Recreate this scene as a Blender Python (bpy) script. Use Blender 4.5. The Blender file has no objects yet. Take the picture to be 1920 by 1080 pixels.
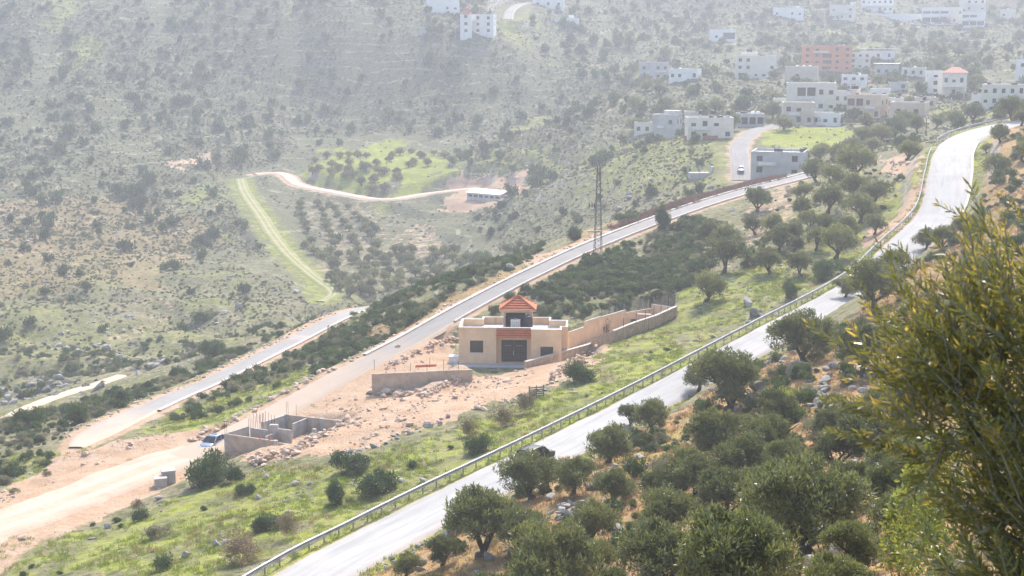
import bpy, math, random
import numpy as np
from mathutils import Vector, Matrix, Euler

random.seed(7)
RNG = np.random.default_rng(11)
scene = bpy.context.scene
R = math.radians

# ------------------------------------------------------------------ camera, sky, sun, exposure
FPX = 2667.0                       # focal length in pixels of the 1920 px wide frame (50 mm on 36 mm)
PITCH = math.atan(460.0 / FPX)     # camera looks down about 9.8 degrees
CAMZ = 80.0
cam_d = bpy.data.cameras.new('camera'); cam = bpy.data.objects.new('camera', cam_d)
scene.collection.objects.link(cam)
cam.location = (0, 0, CAMZ); cam.rotation_euler = (math.pi / 2 - PITCH, 0, 0)
cam_d.sensor_width = 36.0; cam_d.lens = 36.0 * FPX / 1920.0
cam_d.clip_start = 0.1; cam_d.clip_end = 6000
cam_d.dof.use_dof = True; cam_d.dof.focus_distance = 150; cam_d.dof.aperture_fstop = 9.0
scene.camera = cam

SUN_AZ, SUN_EL = R(14), R(44)
world = bpy.data.worlds.new('World'); scene.world = world; world.use_nodes = True
wn = world.node_tree.nodes; wl = world.node_tree.links
bg = wn['Background']; sky = wn.new('ShaderNodeTexSky'); sky.sky_type = 'NISHITA'
sky.sun_disc = False; sky.sun_elevation = SUN_EL; sky.sun_rotation = SUN_AZ
sky.air_density = 1.0; sky.dust_density = 3.0; sky.ozone_density = 0.9; sky.altitude = 500
wl.new(sky.outputs[0], bg.inputs[0]); bg.inputs[1].default_value = 0.15
sun_d = bpy.data.lights.new('sun', 'SUN'); sun_d.energy = 2.7; sun_d.angle = R(5)
sun_d.color = (1.0, 0.93, 0.83)
sun = bpy.data.objects.new('sun', sun_d); scene.collection.objects.link(sun)
svec = Vector((math.sin(SUN_AZ) * math.cos(SUN_EL), math.cos(SUN_AZ) * math.cos(SUN_EL), math.sin(SUN_EL)))
sun.rotation_euler = svec.to_track_quat('Z', 'Y').to_euler(); sun.location = (0, 300, 300)
scene.view_settings.view_transform = 'Standard'; scene.view_settings.look = 'None'
scene.view_settings.exposure = 1.22; scene.view_settings.gamma = 1.0
scene.cycles.use_denoising = True
scene.cycles.max_bounces = 6; scene.cycles.diffuse_bounces = 3; scene.cycles.glossy_bounces = 2
scene.cycles.transmission_bounces = 3; scene.cycles.volume_bounces = 1; scene.cycles.transparent_max_bounces = 8
scene.cycles.caustics_reflective = False; scene.cycles.caustics_refractive = False
scene.cycles.sample_clamp_indirect = 6.0

# ------------------------------------------------------------------ small tools
C = scene.collection
SP, CP = math.sin(PITCH), math.cos(PITCH)
def ray(x, y):
    u = (x - 960.0) / FPX; v = (540.0 - y) / FPX
    return np.array([u, CP + v * SP, -SP + v * CP])
def P(x, y, D):
    """point at forward distance D metres on the line of sight (x, y)"""
    d = ray(x, y); k = D / d[1]
    return np.array([d[0] * k, D, CAMZ + d[2] * k])
def H(x, D, z):
    """point out of sight: bearing of column x, forward distance D, height z below the eye"""
    return np.array([(x - 960.0) / FPX * D, D, CAMZ + z])

def _hash(ix, iy, seed):
    n = (ix.astype(np.int64) * 374761393 + iy.astype(np.int64) * 668265263 + seed * 982451653) & 0x7fffffff
    n = ((n ^ (n >> 13)) * 1274126177) & 0x7fffffff
    n = n ^ (n >> 16)
    return (n & 0xffffff) / float(0xffffff)
def vnoise(x, y, seed=0):
    ix = np.floor(x); iy = np.floor(y); fx = x - ix; fy = y - iy
    fx = fx * fx * (3 - 2 * fx); fy = fy * fy * (3 - 2 * fy)
    ix = ix.astype(np.int64); iy = iy.astype(np.int64)
    a = _hash(ix, iy, seed); b = _hash(ix + 1, iy, seed); c = _hash(ix, iy + 1, seed); d = _hash(ix + 1, iy + 1, seed)
    return (a + (b - a) * fx) * (1 - fy) + (c + (d - c) * fx) * fy
def fbm(x, y, seed=0, octaves=4):
    s = 0; a = 0.5
    for o in range(octaves):
        s = s + a * vnoise(x, y, seed + o * 17); x = x * 2.03 + 5.1; y = y * 2.03 - 3.7; a *= 0.5
    return s
def sstep(a, b, x):
    t = np.clip((x - a) / (b - a), 0, 1); return t * t * (3 - 2 * t)

def mesh_np(name, V, F, mat=None, smooth=False, mi=None):
    """V (n,3), F list of faces or (m,k) array"""
    me = bpy.data.meshes.new(name)
    V = np.asarray(V, dtype=np.float32)
    if isinstance(F, np.ndarray):
        m, k = F.shape
        me.vertices.add(len(V)); me.vertices.foreach_set('co', V.ravel())
        me.loops.add(m * k); me.loops.foreach_set('vertex_index', F.astype(np.int32).ravel())
        me.polygons.add(m)
        me.polygons.foreach_set('loop_start', np.arange(0, m * k, k, dtype=np.int32))
        me.polygons.foreach_set('loop_total', np.full(m, k, dtype=np.int32))
    else:
        me.from_pydata(V.tolist(), [], F)
    if mat is not None:
        for q in (mat if isinstance(mat, (list, tuple)) else [mat]): me.materials.append(q)
    if mi is not None: me.polygons.foreach_set('material_index', np.asarray(mi, dtype=np.int32))
    me.polygons.foreach_set('use_smooth', np.full(len(me.polygons), bool(smooth)))
    me.update(calc_edges=True); me.validate()
    return me
def link(name, data, parent=None, loc=None, rz=None):
    o = bpy.data.objects.new(name, data); C.objects.link(o)
    if parent is not None: o.parent = parent
    if loc is not None: o.location = [float(q) for q in loc]
    if rz is not None: o.rotation_euler = (0, 0, rz)
    return o
def tag(o, label, cat, group=None, kind=None):
    if label: o['label'] = label
    if cat: o['category'] = cat
    if group: o['group'] = group
    if kind: o['kind'] = kind
    return o
def structure(o): o['kind'] = 'structure'; return o

class MB:
    """collects boxes, bars, prisms into one mesh"""
    def __init__(s): s.V = []; s.F = []
    def add(s, V, F):
        b = len(s.V); s.V += [tuple(float(c) for c in v) for v in V]; s.F += [tuple(b + i for i in f) for f in F]; return s
    def box(s, x0, x1, y0, y1, z0, z1):
        return s.add([(x0,y0,z0),(x1,y0,z0),(x1,y1,z0),(x0,y1,z0),(x0,y0,z1),(x1,y0,z1),(x1,y1,z1),(x0,y1,z1)],
                     [(0,3,2,1),(4,5,6,7),(0,1,5,4),(1,2,6,5),(2,3,7,6),(3,0,4,7)])
    def bar(s, a, b, w, h=None, up=(0, 0, 1)):
        a = Vector(a); b = Vector(b); d = (b - a).normalized(); up = Vector(up)
        if abs(d.dot(up)) > 0.98: up = Vector((1, 0, 0))
        r = d.cross(up).normalized() * (w / 2); u = r.cross(d).normalized() * ((h or w) / 2)
        vs = [a - r - u, a + r - u, a + r + u, a - r + u, b - r - u, b + r - u, b + r + u, b - r + u]
        return s.add(vs, [(0,3,2,1),(4,5,6,7),(0,1,5,4),(1,2,6,5),(2,3,7,6),(3,0,4,7)])
    def prism(s, poly, z0, z1):
        n = len(poly)
        return s.add([(x, y, z0) for x, y in poly] + [(x, y, z1) for x, y in poly],
                     [tuple(range(n))[::-1], tuple(range(n, 2 * n))] + [(i, (i + 1) % n, n + (i + 1) % n, n + i) for i in range(n)])
    def wall(s, a, b, t, z0, z1, z0b=None, z1b=None):
        """thick wall from plan point a to b; heights may differ at b"""
        a = np.array(a, float)[:2]; b = np.array(b, float)[:2]; d = (b - a) / np.linalg.norm(b - a); n = np.array([-d[1], d[0]]) * t / 2
        z0b = z0 if z0b is None else z0b; z1b = z1 if z1b is None else z1b
        p = [a - n, b - n, b + n, a + n]; zb = [z0, z0b, z0b, z0]; zt = [z1, z1b, z1b, z1]
        return s.add([(q[0], q[1], z) for q, z in zip(p, zb)] + [(q[0], q[1], z) for q, z in zip(p, zt)],
                     [(0,3,2,1),(4,5,6,7),(0,1,5,4),(1,2,6,5),(2,3,7,6),(3,0,4,7)])
    def tube(s, path, radii, n=7, caps=True):
        b0 = len(s.V); path = [Vector(p) for p in path]; k = len(path)
        for i, p in enumerate(path):
            d = (path[min(i + 1, k - 1)] - path[max(i - 1, 0)]).normalized()
            a = d.orthogonal().normalized() if i == 0 else (pa - d * pa.dot(d)).normalized()
            pa = a; c = d.cross(a)
            for j in range(n):
                t = 2 * math.pi * j / n; s.V.append(tuple(p + (a * math.cos(t) + c * math.sin(t)) * radii[i]))
        for i in range(k - 1):
            for j in range(n):
                s.F.append((b0 + i * n + j, b0 + i * n + (j + 1) % n, b0 + (i + 1) * n + (j + 1) % n, b0 + (i + 1) * n + j))
        if caps:
            s.F.append(tuple(b0 + j for j in range(n))[::-1]); s.F.append(tuple(b0 + (k - 1) * n + j for j in range(n)))
        return s
    def cyl(s, x, y, z0, z1, r0, r1=None, n=14):
        return s.tube([(x, y, z0), (x, y, z1)], [r0, r1 if r1 is not None else r0], n)
    def mesh(s, name, mat, smooth=False): return mesh_np(name, s.V, s.F, mat, smooth)
    def build(s, name, mat, parent=None, loc=None, rz=None, smooth=False):
        return link(name, s.mesh(name, mat, smooth), parent, loc, rz)

# ------------------------------------------------------------------ materials
def mat_new(name):
    m = bpy.data.materials.new(name); m.use_nodes = True
    return m, m.node_tree.nodes, m.node_tree.links, m.node_tree.nodes['Principled BSDF']
def nd(n, t, **kw):
    q = n.new(t)
    for k, v in kw.items():
        if k in ('blend_type', 'data_type', 'operation', 'noise_dimensions', 'feature', 'attribute_name', 'wave_type', 'bands_direction', 'attribute_type'): setattr(q, k, v)
        else: q.inputs[k].default_value = v
    return q
def mixc(n, l, fac, a, b):
    q = n.new('ShaderNodeMix'); q.data_type = 'RGBA'
    for i, v in ((0, fac), (6, a), (7, b)):
        if hasattr(v, 'node'): l.new(v, q.inputs[i])
        elif i == 0: q.inputs[0].default_value = v
        else: q.inputs[i].default_value = (*v, 1)
    return q.outputs[2]
def mth(n, l, op, a, b=None, clamp=False):
    q = n.new('ShaderNodeMath'); q.operation = op; q.use_clamp = clamp
    for i, v in ((0, a), (1, b)):
        if v is None: continue
        if hasattr(v, 'node'): l.new(v, q.inputs[i])
        else: q.inputs[i].default_value = v
    return q.outputs[0]
def mrange(n, l, v, a, b, c=0.0, d=1.0):
    q = n.new('ShaderNodeMapRange'); l.new(v, q.inputs[0])
    q.inputs[1].default_value = a; q.inputs[2].default_value = b; q.inputs[3].default_value = c; q.inputs[4].default_value = d
    return q.outputs[0]
def noise(n, l, vec, scale, detail=4, rough=0.55, dist=0.0):
    q = n.new('ShaderNodeTexNoise'); l.new(vec, q.inputs['Vector'])
    q.inputs['Scale'].default_value = scale; q.inputs['Detail'].default_value = detail
    q.inputs['Roughness'].default_value = rough; q.inputs['Distortion'].default_value = dist
    return q.outputs['Fac']
def bump(n, l, h, bsdf, strength=0.5, dist=0.1):
    q = n.new('ShaderNodeBump'); q.inputs['Strength'].default_value = strength; q.inputs['Distance'].default_value = dist
    l.new(h, q.inputs['Height']); l.new(q.outputs[0], bsdf.inputs['Normal'])

def simple_mat(name, col, rough=0.8, var=0.25, scale=1.5, metal=0.0, bmp=0.0, stain=None, spec=0.3, coords='Object'):
    """plain procedural surface: base colour with noise variation, optional stain colour and fine relief"""
    m, n, l, b = mat_new(name)
    tc = n.new('ShaderNodeTexCoord'); v = tc.outputs[coords]
    f = noise(n, l, v, scale, 5, 0.6)
    dark = tuple(c * (1 - var) for c in col); lite = tuple(min(1, c * (1 + var)) for c in col)
    c = mixc(n, l, mrange(n, l, f, 0.3, 0.7), dark, lite)
    if stain:
        f2 = noise(n, l, v, scale * 0.37, 6, 0.65, 0.6)
        c = mixc(n, l, mrange(n, l, f2, 0.52, 0.75), c, stain)
    l.new(c, b.inputs['Base Color']); b.inputs['Roughness'].default_value = rough; b.inputs['Metallic'].default_value = metal
    b.inputs['Specular IOR Level'].default_value = spec
    if bmp > 0: bump(n, l, noise(n, l, v, scale * 7, 4, 0.6), b, 0.6, bmp)
    return m

def leaf_mat(name, col, col2, tip=None, trans=0.35, rough=0.5):
    """leaf: colour varies from clump to clump (noise in object space) and from plant to plant"""
    m, n, l, b = mat_new(name); out = n['Material Output']
    tc = n.new('ShaderNodeTexCoord'); oi = n.new('ShaderNodeObjectInfo')
    f = noise(n, l, tc.outputs['Object'], 1.3, 3, 0.6)
    f2 = noise(n, l, tc.outputs['Object'], 14.0, 2, 0.6)
    ff = mth(n, l, 'ADD', mth(n, l, 'MULTIPLY', f, 0.6), mth(n, l, 'MULTIPLY', f2, 0.6))
    c = mixc(n, l, mrange(n, l, ff, 0.42, 0.78), col, col2)
    if tip: c = mixc(n, l, mrange(n, l, f2, 0.56, 0.72), c, tip)
    hs = n.new('ShaderNodeHueSaturation'); l.new(c, hs.inputs['Color'])
    l.new(mrange(n, l, oi.outputs['Random'], 0, 1, 0.72, 1.28), hs.inputs['Value'])
    l.new(mrange(n, l, oi.outputs['Random'], 0, 1, 0.515, 0.488), hs.inputs['Hue'])
    n.remove(b)
    d = n.new('ShaderNodeBsdfDiffuse'); t = n.new('ShaderNodeBsdfTranslucent'); g = n.new('ShaderNodeBsdfGlossy')
    g.inputs['Roughness'].default_value = rough; g.inputs['Color'].default_value = (0.8, 0.85, 0.9, 1)
    for q in (d, t): l.new(hs.outputs[0], q.inputs['Color'])
    m1 = n.new('ShaderNodeMixShader'); m1.inputs[0].default_value = trans; l.new(d.outputs[0], m1.inputs[1]); l.new(t.outputs[0], m1.inputs[2])
    m2 = n.new('ShaderNodeMixShader'); m2.inputs[0].default_value = 0.06; l.new(m1.outputs[0], m2.inputs[1]); l.new(g.outputs[0], m2.inputs[2])
    l.new(m2.outputs[0], out.inputs['Surface'])
    return m
# ------------------------------------------------------------------ roads as plan lines (x, y, D, width)
ROADS = {
 'near':  [H(300, 80, -36.6).tolist() + [5.2], *[P(x, y, D).tolist() + [w] for x, y, D, w in (
            (585,1080,95.5,5.2),(711,1012,104,5.2),(850,938,113.5,5.2),(1010,858,125,5.2),(1200,760,144,5.3),(1330,690,156,5.4),(1452,624,169,5.5),(1620,532,196,5.8),
            (1698,462,216,6.4),(1764,396,238,7.0),(1781,330,260,7.5),(1789,285,284,7.3),(1816,257,306,6.8),(1890,234,326,6.6))],
            P(2050,205,350).tolist() + [6.6]],
 'mid':   [P(x, y, D).tolist() + [w] for x, y, D, w in (
            (250,905,146,4.6),(330,864,153,4.6),(420,822,160,4.4),(520,772,169,4.4),(640,704,181,4.0),(760,641,195,3.7),(880,573,213,3.6),(1000,511,232,3.6),
            (1130,452,255,3.8),(1300,388,290,4.2),(1420,352,318,4.4),(1500,332,338,4.2),(1580,308,352,3.6),(1660,287,342,3.2),(1715,281,318,3.2),(1750,277,300,3.2))],
 'lower': [P(x, y, D).tolist() + [w] for x, y, D, w in (
            (140,838,163,1.6),(160,824,167,3.2),(190,806,171,4.2),(260,772,181,4.0),(330,742,194,3.4),(400,712,208,3.3),(540,643,240,3.4),(665,583,269,3.4))] + [H(770, 302, -55.5).tolist() + [3.4], H(870, 340, -62).tolist() + [3.4]],
 'dirt':  [H(-300, 108, -46).tolist() + [7.0]] + [P(x, y, D).tolist() + [w] for x, y, D, w in (
            (-60,1010,125,7.0),(60,962,133,7.0),(180,915,142,7.0),(290,872,151,7.5),(380,845,157,7.0))],
 'track': [P(x, y, D).tolist() + [w] for x, y, D, w in (
            (478,326,590,3.5),(520,322,595,4.0),(540,330,585,4.5),(560,346,570,4.5),(620,358,556,4.5),(690,371,542,4.5),(735,374,538,4.5),(800,362,545,4.0),(885,353,548,4.0))],
 'grass_track': [P(x, y, D).tolist() + [w] for x, y, D, w in (
            (450,335,575,4.0),(460,362,545,4.5),(490,405,500,4.5),(512,440,468,4.5),(545,480,435,4.0),(585,515,408,3.6),(625,548,385,3.2),(600,565,372,2.5))],
 'village': [P(x, y, D).tolist() + [w] for x, y, D, w in (
            (1390,338,372,5.0),(1388,300,392,5.0),(1386,275,412,5.0),(1400,255,430,5.0),(1425,241,445,5.0),(1480,232,462,4.5),(1540,236,455,4.0))],
 'far_path': [P(x, y, D).tolist() + [w] for x, y, D, w in ((-40,815,212,2.2),(20,778,226,2.2),(90,748,240,2.2),(160,726,250,2.2),(228,703,262,2.0))],
 'hill_road': [P(x, y, D).tolist() + [w] for x, y, D, w in ((952,36,800,5),(958,18,835,5),(980,6,870,5),(1010,4,880,5))],
}
def catmull(pts, step):
    p = np.array(pts); n = len(p); out = []
    q = np.vstack([2 * p[0] - p[1], p, 2 * p[-1] - p[-2]])
    for i in range(n - 1):
        a, b, c, d = q[i], q[i + 1], q[i + 2], q[i + 3]
        k = max(2, int(np.linalg.norm((c - b)[:2]) / step))
        for t in np.arange(k) / k:
            out.append(0.5 * (2 * b + (c - a) * t + (2 * a - 5 * b + 4 * c - d) * t * t + (3 * b - a - 3 * c + d) * t ** 3))
    out.append(p[-1]); out = np.array(out)
    for it in range(3):   # even out the long profile
        z = out[:, 2].copy(); out[1:-1, 2] = (z[:-2] + z[1:-1] * 2 + z[2:]) / 4
    return out
LINES = {k: catmull(v, 1.6 if k in ('near', 'mid', 'lower', 'dirt') else 4.0) for k, v in ROADS.items()}
def line_frame(L):
    t = np.zeros((len(L), 2)); t[1:-1] = L[2:, :2] - L[:-2, :2]; t[0] = L[1, :2] - L[0, :2]; t[-1] = L[-1, :2] - L[-2, :2]
    t /= np.linalg.norm(t, axis=1)[:, None]
    return t, np.stack([-t[:, 1], t[:, 0]], 1)     # tangent, left normal

# ------------------------------------------------------------------ terrain: smooth surface through surveyed points
CTRL = [P(*c) for c in (
 (1700,1060,36),(1900,1060,30),(1480,1070,48),(1300,1078,58),(1100,1078,73),(900,1078,84),(770,1078,90),
 (1650,1000,45),(1650,900,62),(1650,800,88),(1600,700,118),(1480,720,120),(1300,930,84),(1100,960,92),(1000,950,98),(1200,850,112),(1350,800,116),
 (1800,700,100),(1800,600,128),(1750,500,165),(1850,480,160),(1860,400,192),(1880,330,225),(1890,280,262),(1930,200,330),
 (2150,1000,30),(2150,700,90),(2150,450,155),(2150,300,230),(2150,150,400),(2150,50,800),(2150,0,960),
 (520,1050,104),(300,1000,120),(300,940,135),(560,880,135),(700,800,149),(850,760,154),(1000,720,164),(1150,660,179),(1300,600,193),
 (1450,520,211),(1330,560,201),(1400,400,276),(1600,380,262),(1620,320,302),(1560,330,318),(1690,290,305),(1700,350,262),(1500,450,235),
 (1200,480,245),(1250,440,264),(1270,575,206),(930,688,186),(1000,645,194),(800,740,169),(700,765,163),(870,605,206),
 (0,1010,128),(150,930,140),(330,860,153),(240,830,161),
 (400,770,182),(560,690,208),(680,610,240),(760,562,240),(870,512,247),(980,489,262),(1080,440,284),(1240,392,302),
 (0,900,152),(0,800,195),(100,760,232),(230,700,262),(0,790,222),
 (60,715,288),(300,650,312),(150,600,335),(400,600,338),(0,600,335),(550,600,340),
 (0,500,400),(300,480,425),(600,560,375),(450,450,470),(600,450,480),(0,400,475),(300,380,525),(0,300,565),(300,280,605),(450,330,575),(560,322,592),
 (0,200,645),(300,180,675),(0,100,715),(300,80,745),(0,0,775),(300,0,805),(600,200,705),(600,100,745),(600,0,795),(800,100,728),(800,10,795),(890,66,742),
 (1000,200,690),(1000,100,760),(1000,30,822),(1150,150,705),(1150,50,850),(1200,30,905),
 (700,330,572),(720,352,552),(650,300,592),(850,290,605),(1000,280,565),(920,368,532),
 (620,400,520),(700,440,480),(760,500,432),(680,530,402),(850,450,458),(860,480,432),
 (1000,440,420),(950,400,470),(1050,350,462),(1100,400,402),(1150,330,432),(1250,330,392),(1200,290,432),(1330,330,387),(1390,335,376),(1385,270,415),
 (1420,245,440),(1500,260,427),(1560,240,442),(1460,328,372),(1240,265,442),(1330,265,442),
 (1600,230,472),(1700,225,470),(1850,202,480),(1550,210,502),(1400,180,562),(1200,200,562),(1600,150,642),(1400,140,692),(1250,155,622),(1700,140,642),
 (1850,150,602),(1400,100,772),(1600,80,822),(1800,80,822),(1350,75,852),(1600,40,932),(1800,40,932),(1475,35,932),(1600,0,1012),(1900,0,1012),(1300,0,960),
 (-300,1000,128),(-300,850,175),(-300,700,285),(-300,500,395),(-300,300,550),(-300,100,710),(-300,0,770))]
CTRL += [H(*c) for c in (
 (960,2,-1.9),(960,4,-2.9),(960,9,-5.2),(960,20,-10.2),(960,40,-18.5),(200,9,-5.6),(200,20,-12),(200,40,-21.5),(200,62,-30),(1700,9,-4.6),(1700,20,-9.2),
 (2200,9,-4.6),(2200,20,-8),(2500,30,-10),(2500,60,-13),(2500,100,-15),(-200,20,-13),
 *[(x, d, z) for x in (-600, 200, 1700, 2500) for d, z in ((1.0, -1.8), (2.0, -2.0), (4.0, -3.0))], (-600,9,-6),(-600,20,-14),(-600,60,-34),(2500,9,-4.6),(2500,20,-8),
 (-200,60,-32),(960,60,-27.5),(500,80,-33.5),
 (700,315,-62),(800,325,-64.5),(900,335,-63),(1000,342,-58),(1100,348,-50),(1200,342,-42),(1300,345,-38),
 (-100,1000,58),(400,1010,58),(900,1030,60),(1300,1150,62),(1700,1200,68),(2200,1200,68),(-100,1300,40),(800,1350,44),(1500,1400,52),(2200,1400,52))]
for k in ('near', 'mid', 'lower', 'village', 'track', 'grass_track'):
    CTRL += [q[:3] for q in LINES[k][::(14 if k in ('near', 'mid', 'lower') else 8)]]
CTRL = np.array(CTRL)
def polar(x, y):
    r = np.hypot(x, y); return np.arctan2(x, y), np.log(np.maximum(r, 1.0))
AZMAX = R(31)
ca, cl = polar(CTRL[:, 0], CTRL[:, 1])
def _phi(d2): return 0.5 * d2 * np.log(d2 + 1e-12)
def _tps_fit(a, l, z, lam):
    n = len(z); d2 = (a[:, None] - a) ** 2 + (l[:, None] - l) ** 2
    A = np.zeros((n + 3, n + 3)); A[:n, :n] = _phi(d2) + lam * np.eye(n)
    Q = np.stack([np.ones(n), a, l], 1); A[:n, n:] = Q; A[n:, :n] = Q.T
    return np.linalg.solve(A, np.concatenate([z, np.zeros(3)]))
TW = _tps_fit(ca, cl, CTRL[:, 2], 2e-5)
def base_height(x, y):
    a, l = polar(x, y); a = np.clip(a, -AZMAX, AZMAX); out = np.empty(a.shape); af = a.ravel(); lf = l.ravel(); of = out.ravel()
    for i in range(0, len(af), 20000):
        s = slice(i, i + 20000); d2 = (af[s, None] - ca) ** 2 + (lf[s, None] - cl) ** 2
        of[s] = _phi(d2) @ TW[:-3] + TW[-3] + TW[-2] * af[s] + TW[-1] * lf[s]
    return of.reshape(a.shape)

fine = np.arange(-24.0, 24.001, 0.10)
side = 24.0 + np.cumsum(0.14 * 1.09 ** np.arange(48)); side = side[side < 100]
AZ = np.radians(np.concatenate([-side[::-1], fine, side]))
LR = np.concatenate([np.linspace(math.log(1.0), math.log(60), 130, endpoint=False), np.arange(math.log(60), math.log(1400), 0.0062)])
GA, GL = np.meshgrid(AZ, LR)              # rows: distance, cols: bearing
GX = np.exp(GL) * np.sin(GA); GY = np.exp(GL) * np.cos(GA)
# evaluate the smooth surface on a coarser lattice, then interpolate
ia = np.unique(np.concatenate([np.arange(0, len(AZ), 4), [len(AZ) - 1]])); il = np.unique(np.concatenate([np.arange(0, len(LR), 3), [len(LR) - 1]]))
zc = base_height(GX[np.ix_(il, ia)], GY[np.ix_(il, ia)])
tmp = np.array([np.interp(AZ, AZ[ia], row) for row in zc])
GZ = np.array([np.interp(LR, LR[il], tmp[:, j]) for j in range(len(AZ))]).T

def grid_sample(G, x, y):
    a, l = polar(np.asarray(x, float), np.asarray(y, float))
    fa = np.interp(a, AZ, np.arange(len(AZ))); fl = np.interp(l, LR, np.arange(len(LR)))
    i = np.clip(np.floor(fa).astype(int), 0, len(AZ) - 2); j = np.clip(np.floor(fl).astype(int), 0, len(LR) - 2)
    u = fa - i; v = fl - j
    return (G[j, i] * (1 - u) + G[j, i + 1] * u) * (1 - v) + (G[j + 1, i] * (1 - u) + G[j + 1, i + 1] * u) * v

def hits(px, py, dmin=8.0, dmax=1300.0):
    """where lines of sight meet the ground (first crossing after dmin)"""
    px = np.atleast_1d(np.asarray(px, float)); py = np.atleast_1d(np.asarray(py, float))
    u = (px - 960) / FPX; v = (540 - py) / FPX; dy = CP + v * SP; dz = -SP + v * CP
    D = np.exp(np.linspace(math.log(dmin), math.log(dmax), 900))
    X = (u / dy)[:, None] * D; Y = np.broadcast_to(D, X.shape); Z = CAMZ + (dz / dy)[:, None] * D
    below = Z < grid_sample(GZ, X, Y)
    k = np.argmax(below, 1); k[~below.any(1)] = len(D) - 1; k = np.maximum(k, 1)
    r = np.arange(len(px)); g0 = Z[r, k - 1] - grid_sample(GZ, X[r, k - 1], Y[r, k - 1]); g1 = Z[r, k] - grid_sample(GZ, X[r, k], Y[r, k])
    t = np.clip(g0 / np.where(abs(g0 - g1) < 1e-9, 1e-9, g0 - g1), 0, 1)
    Dh = D[k - 1] + (D[k] - D[k - 1]) * t
    out = np.stack([u / dy * Dh, Dh, np.zeros(len(px))], 1); out[:, 2] = grid_sample(GZ, out[:, 0], out[:, 1])
    return out
def hit(x, y, dmin=8.0, dmax=1300.0): return hits([x], [y], dmin, dmax)[0]
def project(p):
    p = np.atleast_2d(p); q = p - np.array([0, 0, CAMZ]); f = q[:, 1] * CP - q[:, 2] * SP; up = q[:, 1] * SP + q[:, 2] * CP
    return 960 + FPX * q[:, 0] / f, 540 - FPX * up / f, f

def line_dist(L, x, y):
    """distance, interpolated height, half width, signed side of nearest point of a road line"""
    best = np.full(x.shape, 1e9); zz = np.zeros(x.shape); hw = np.zeros(x.shape)
    A = L[:-1]; B = L[1:]
    for a, b in zip(A[::1], B[::1]):
        d = b[:2] - a[:2]; dd = d @ d
        t = np.clip(((x - a[0]) * d[0] + (y - a[1]) * d[1]) / dd, 0, 1)
        e = np.hypot(x - a[0] - t * d[0], y - a[1] - t * d[1]); m = e < best
        best = np.where(m, e, best); zz = np.where(m, a[2] + t * (b[2] - a[2]), zz); hw = np.where(m, (a[3] + t * (b[3] - a[3])) / 2, hw)
    return best, zz, hw

# relief: boulders, ledges and terraces, larger with distance and absent on the roads
RR = np.exp(GL)
def contour_terrace(z, h, k):
    f = (z / h) - np.floor(z / h); return (sstep(0.5 - k, 0.5 + k, f) - f) * h
wob = (fbm(GX / 60, GY / 60, 3) - 0.5) * 16
far = sstep(380, 520, RR)
relief = (fbm(GX / 7.0, GY / 7.0, 1) - 0.47) * 1.0 + (fbm(GX / 2.2, GY / 2.2, 8, 3) - 0.45) * 0.5
relief = relief * (1 - far) * sstep(12, 40, RR) * np.where(RR < 130, 0.85, 1.0)
relief += far * ((fbm(GX / 38, GY / 38, 5) - 0.47) * 7.0 + (fbm(GX / 9, GY / 9, 6) - 0.47) * 2.6)
relief += far * contour_terrace(GZ + wob, 4.2, 0.16) * 0.6 * sstep(0.35, 0.6, vnoise(GX / 70, GY / 70, 9)) * (1 - 0.75 * sstep(0.02, 0.07, GA) * (1 - sstep(560, 640, RR)))
left_rock = sstep(250, 290, RR) * (1 - sstep(360, 430, RR)) * (1 - sstep(-0.1, 0.0, GA))
relief += left_rock * ((fbm(GX / 16, GY / 16, 21) - 0.47) * 6 + contour_terrace(GZ + wob * 0.6, 3.2, 0.16) * 0.8)

# masks painted on the ground: R bare soil, G lush grass, B dry grass, A rocky
MR = np.zeros(GZ.shape); MG = np.zeros(GZ.shape); MBL = np.zeros(GZ.shape); MK = np.zeros(GZ.shape)
def inside(poly, x, y):
    c = np.zeros(x.shape, bool); n = len(poly)
    for i in range(n):
        x0, y0 = poly[i]; x1, y1 = poly[(i + 1) % n]
        m = ((y0 > y) != (y1 > y)) & (x < (x1 - x0) * (y - y0) / (y1 - y0 + 1e-12) + x0); c ^= m
    return c
def ground_poly(px):
    """a patch of ground outlined by its corners as surveyed"""
    q = hits([p[0] for p in px], [p[1] for p in px], *( (px[0][2:]) or () )); return q[:, :2]

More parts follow.
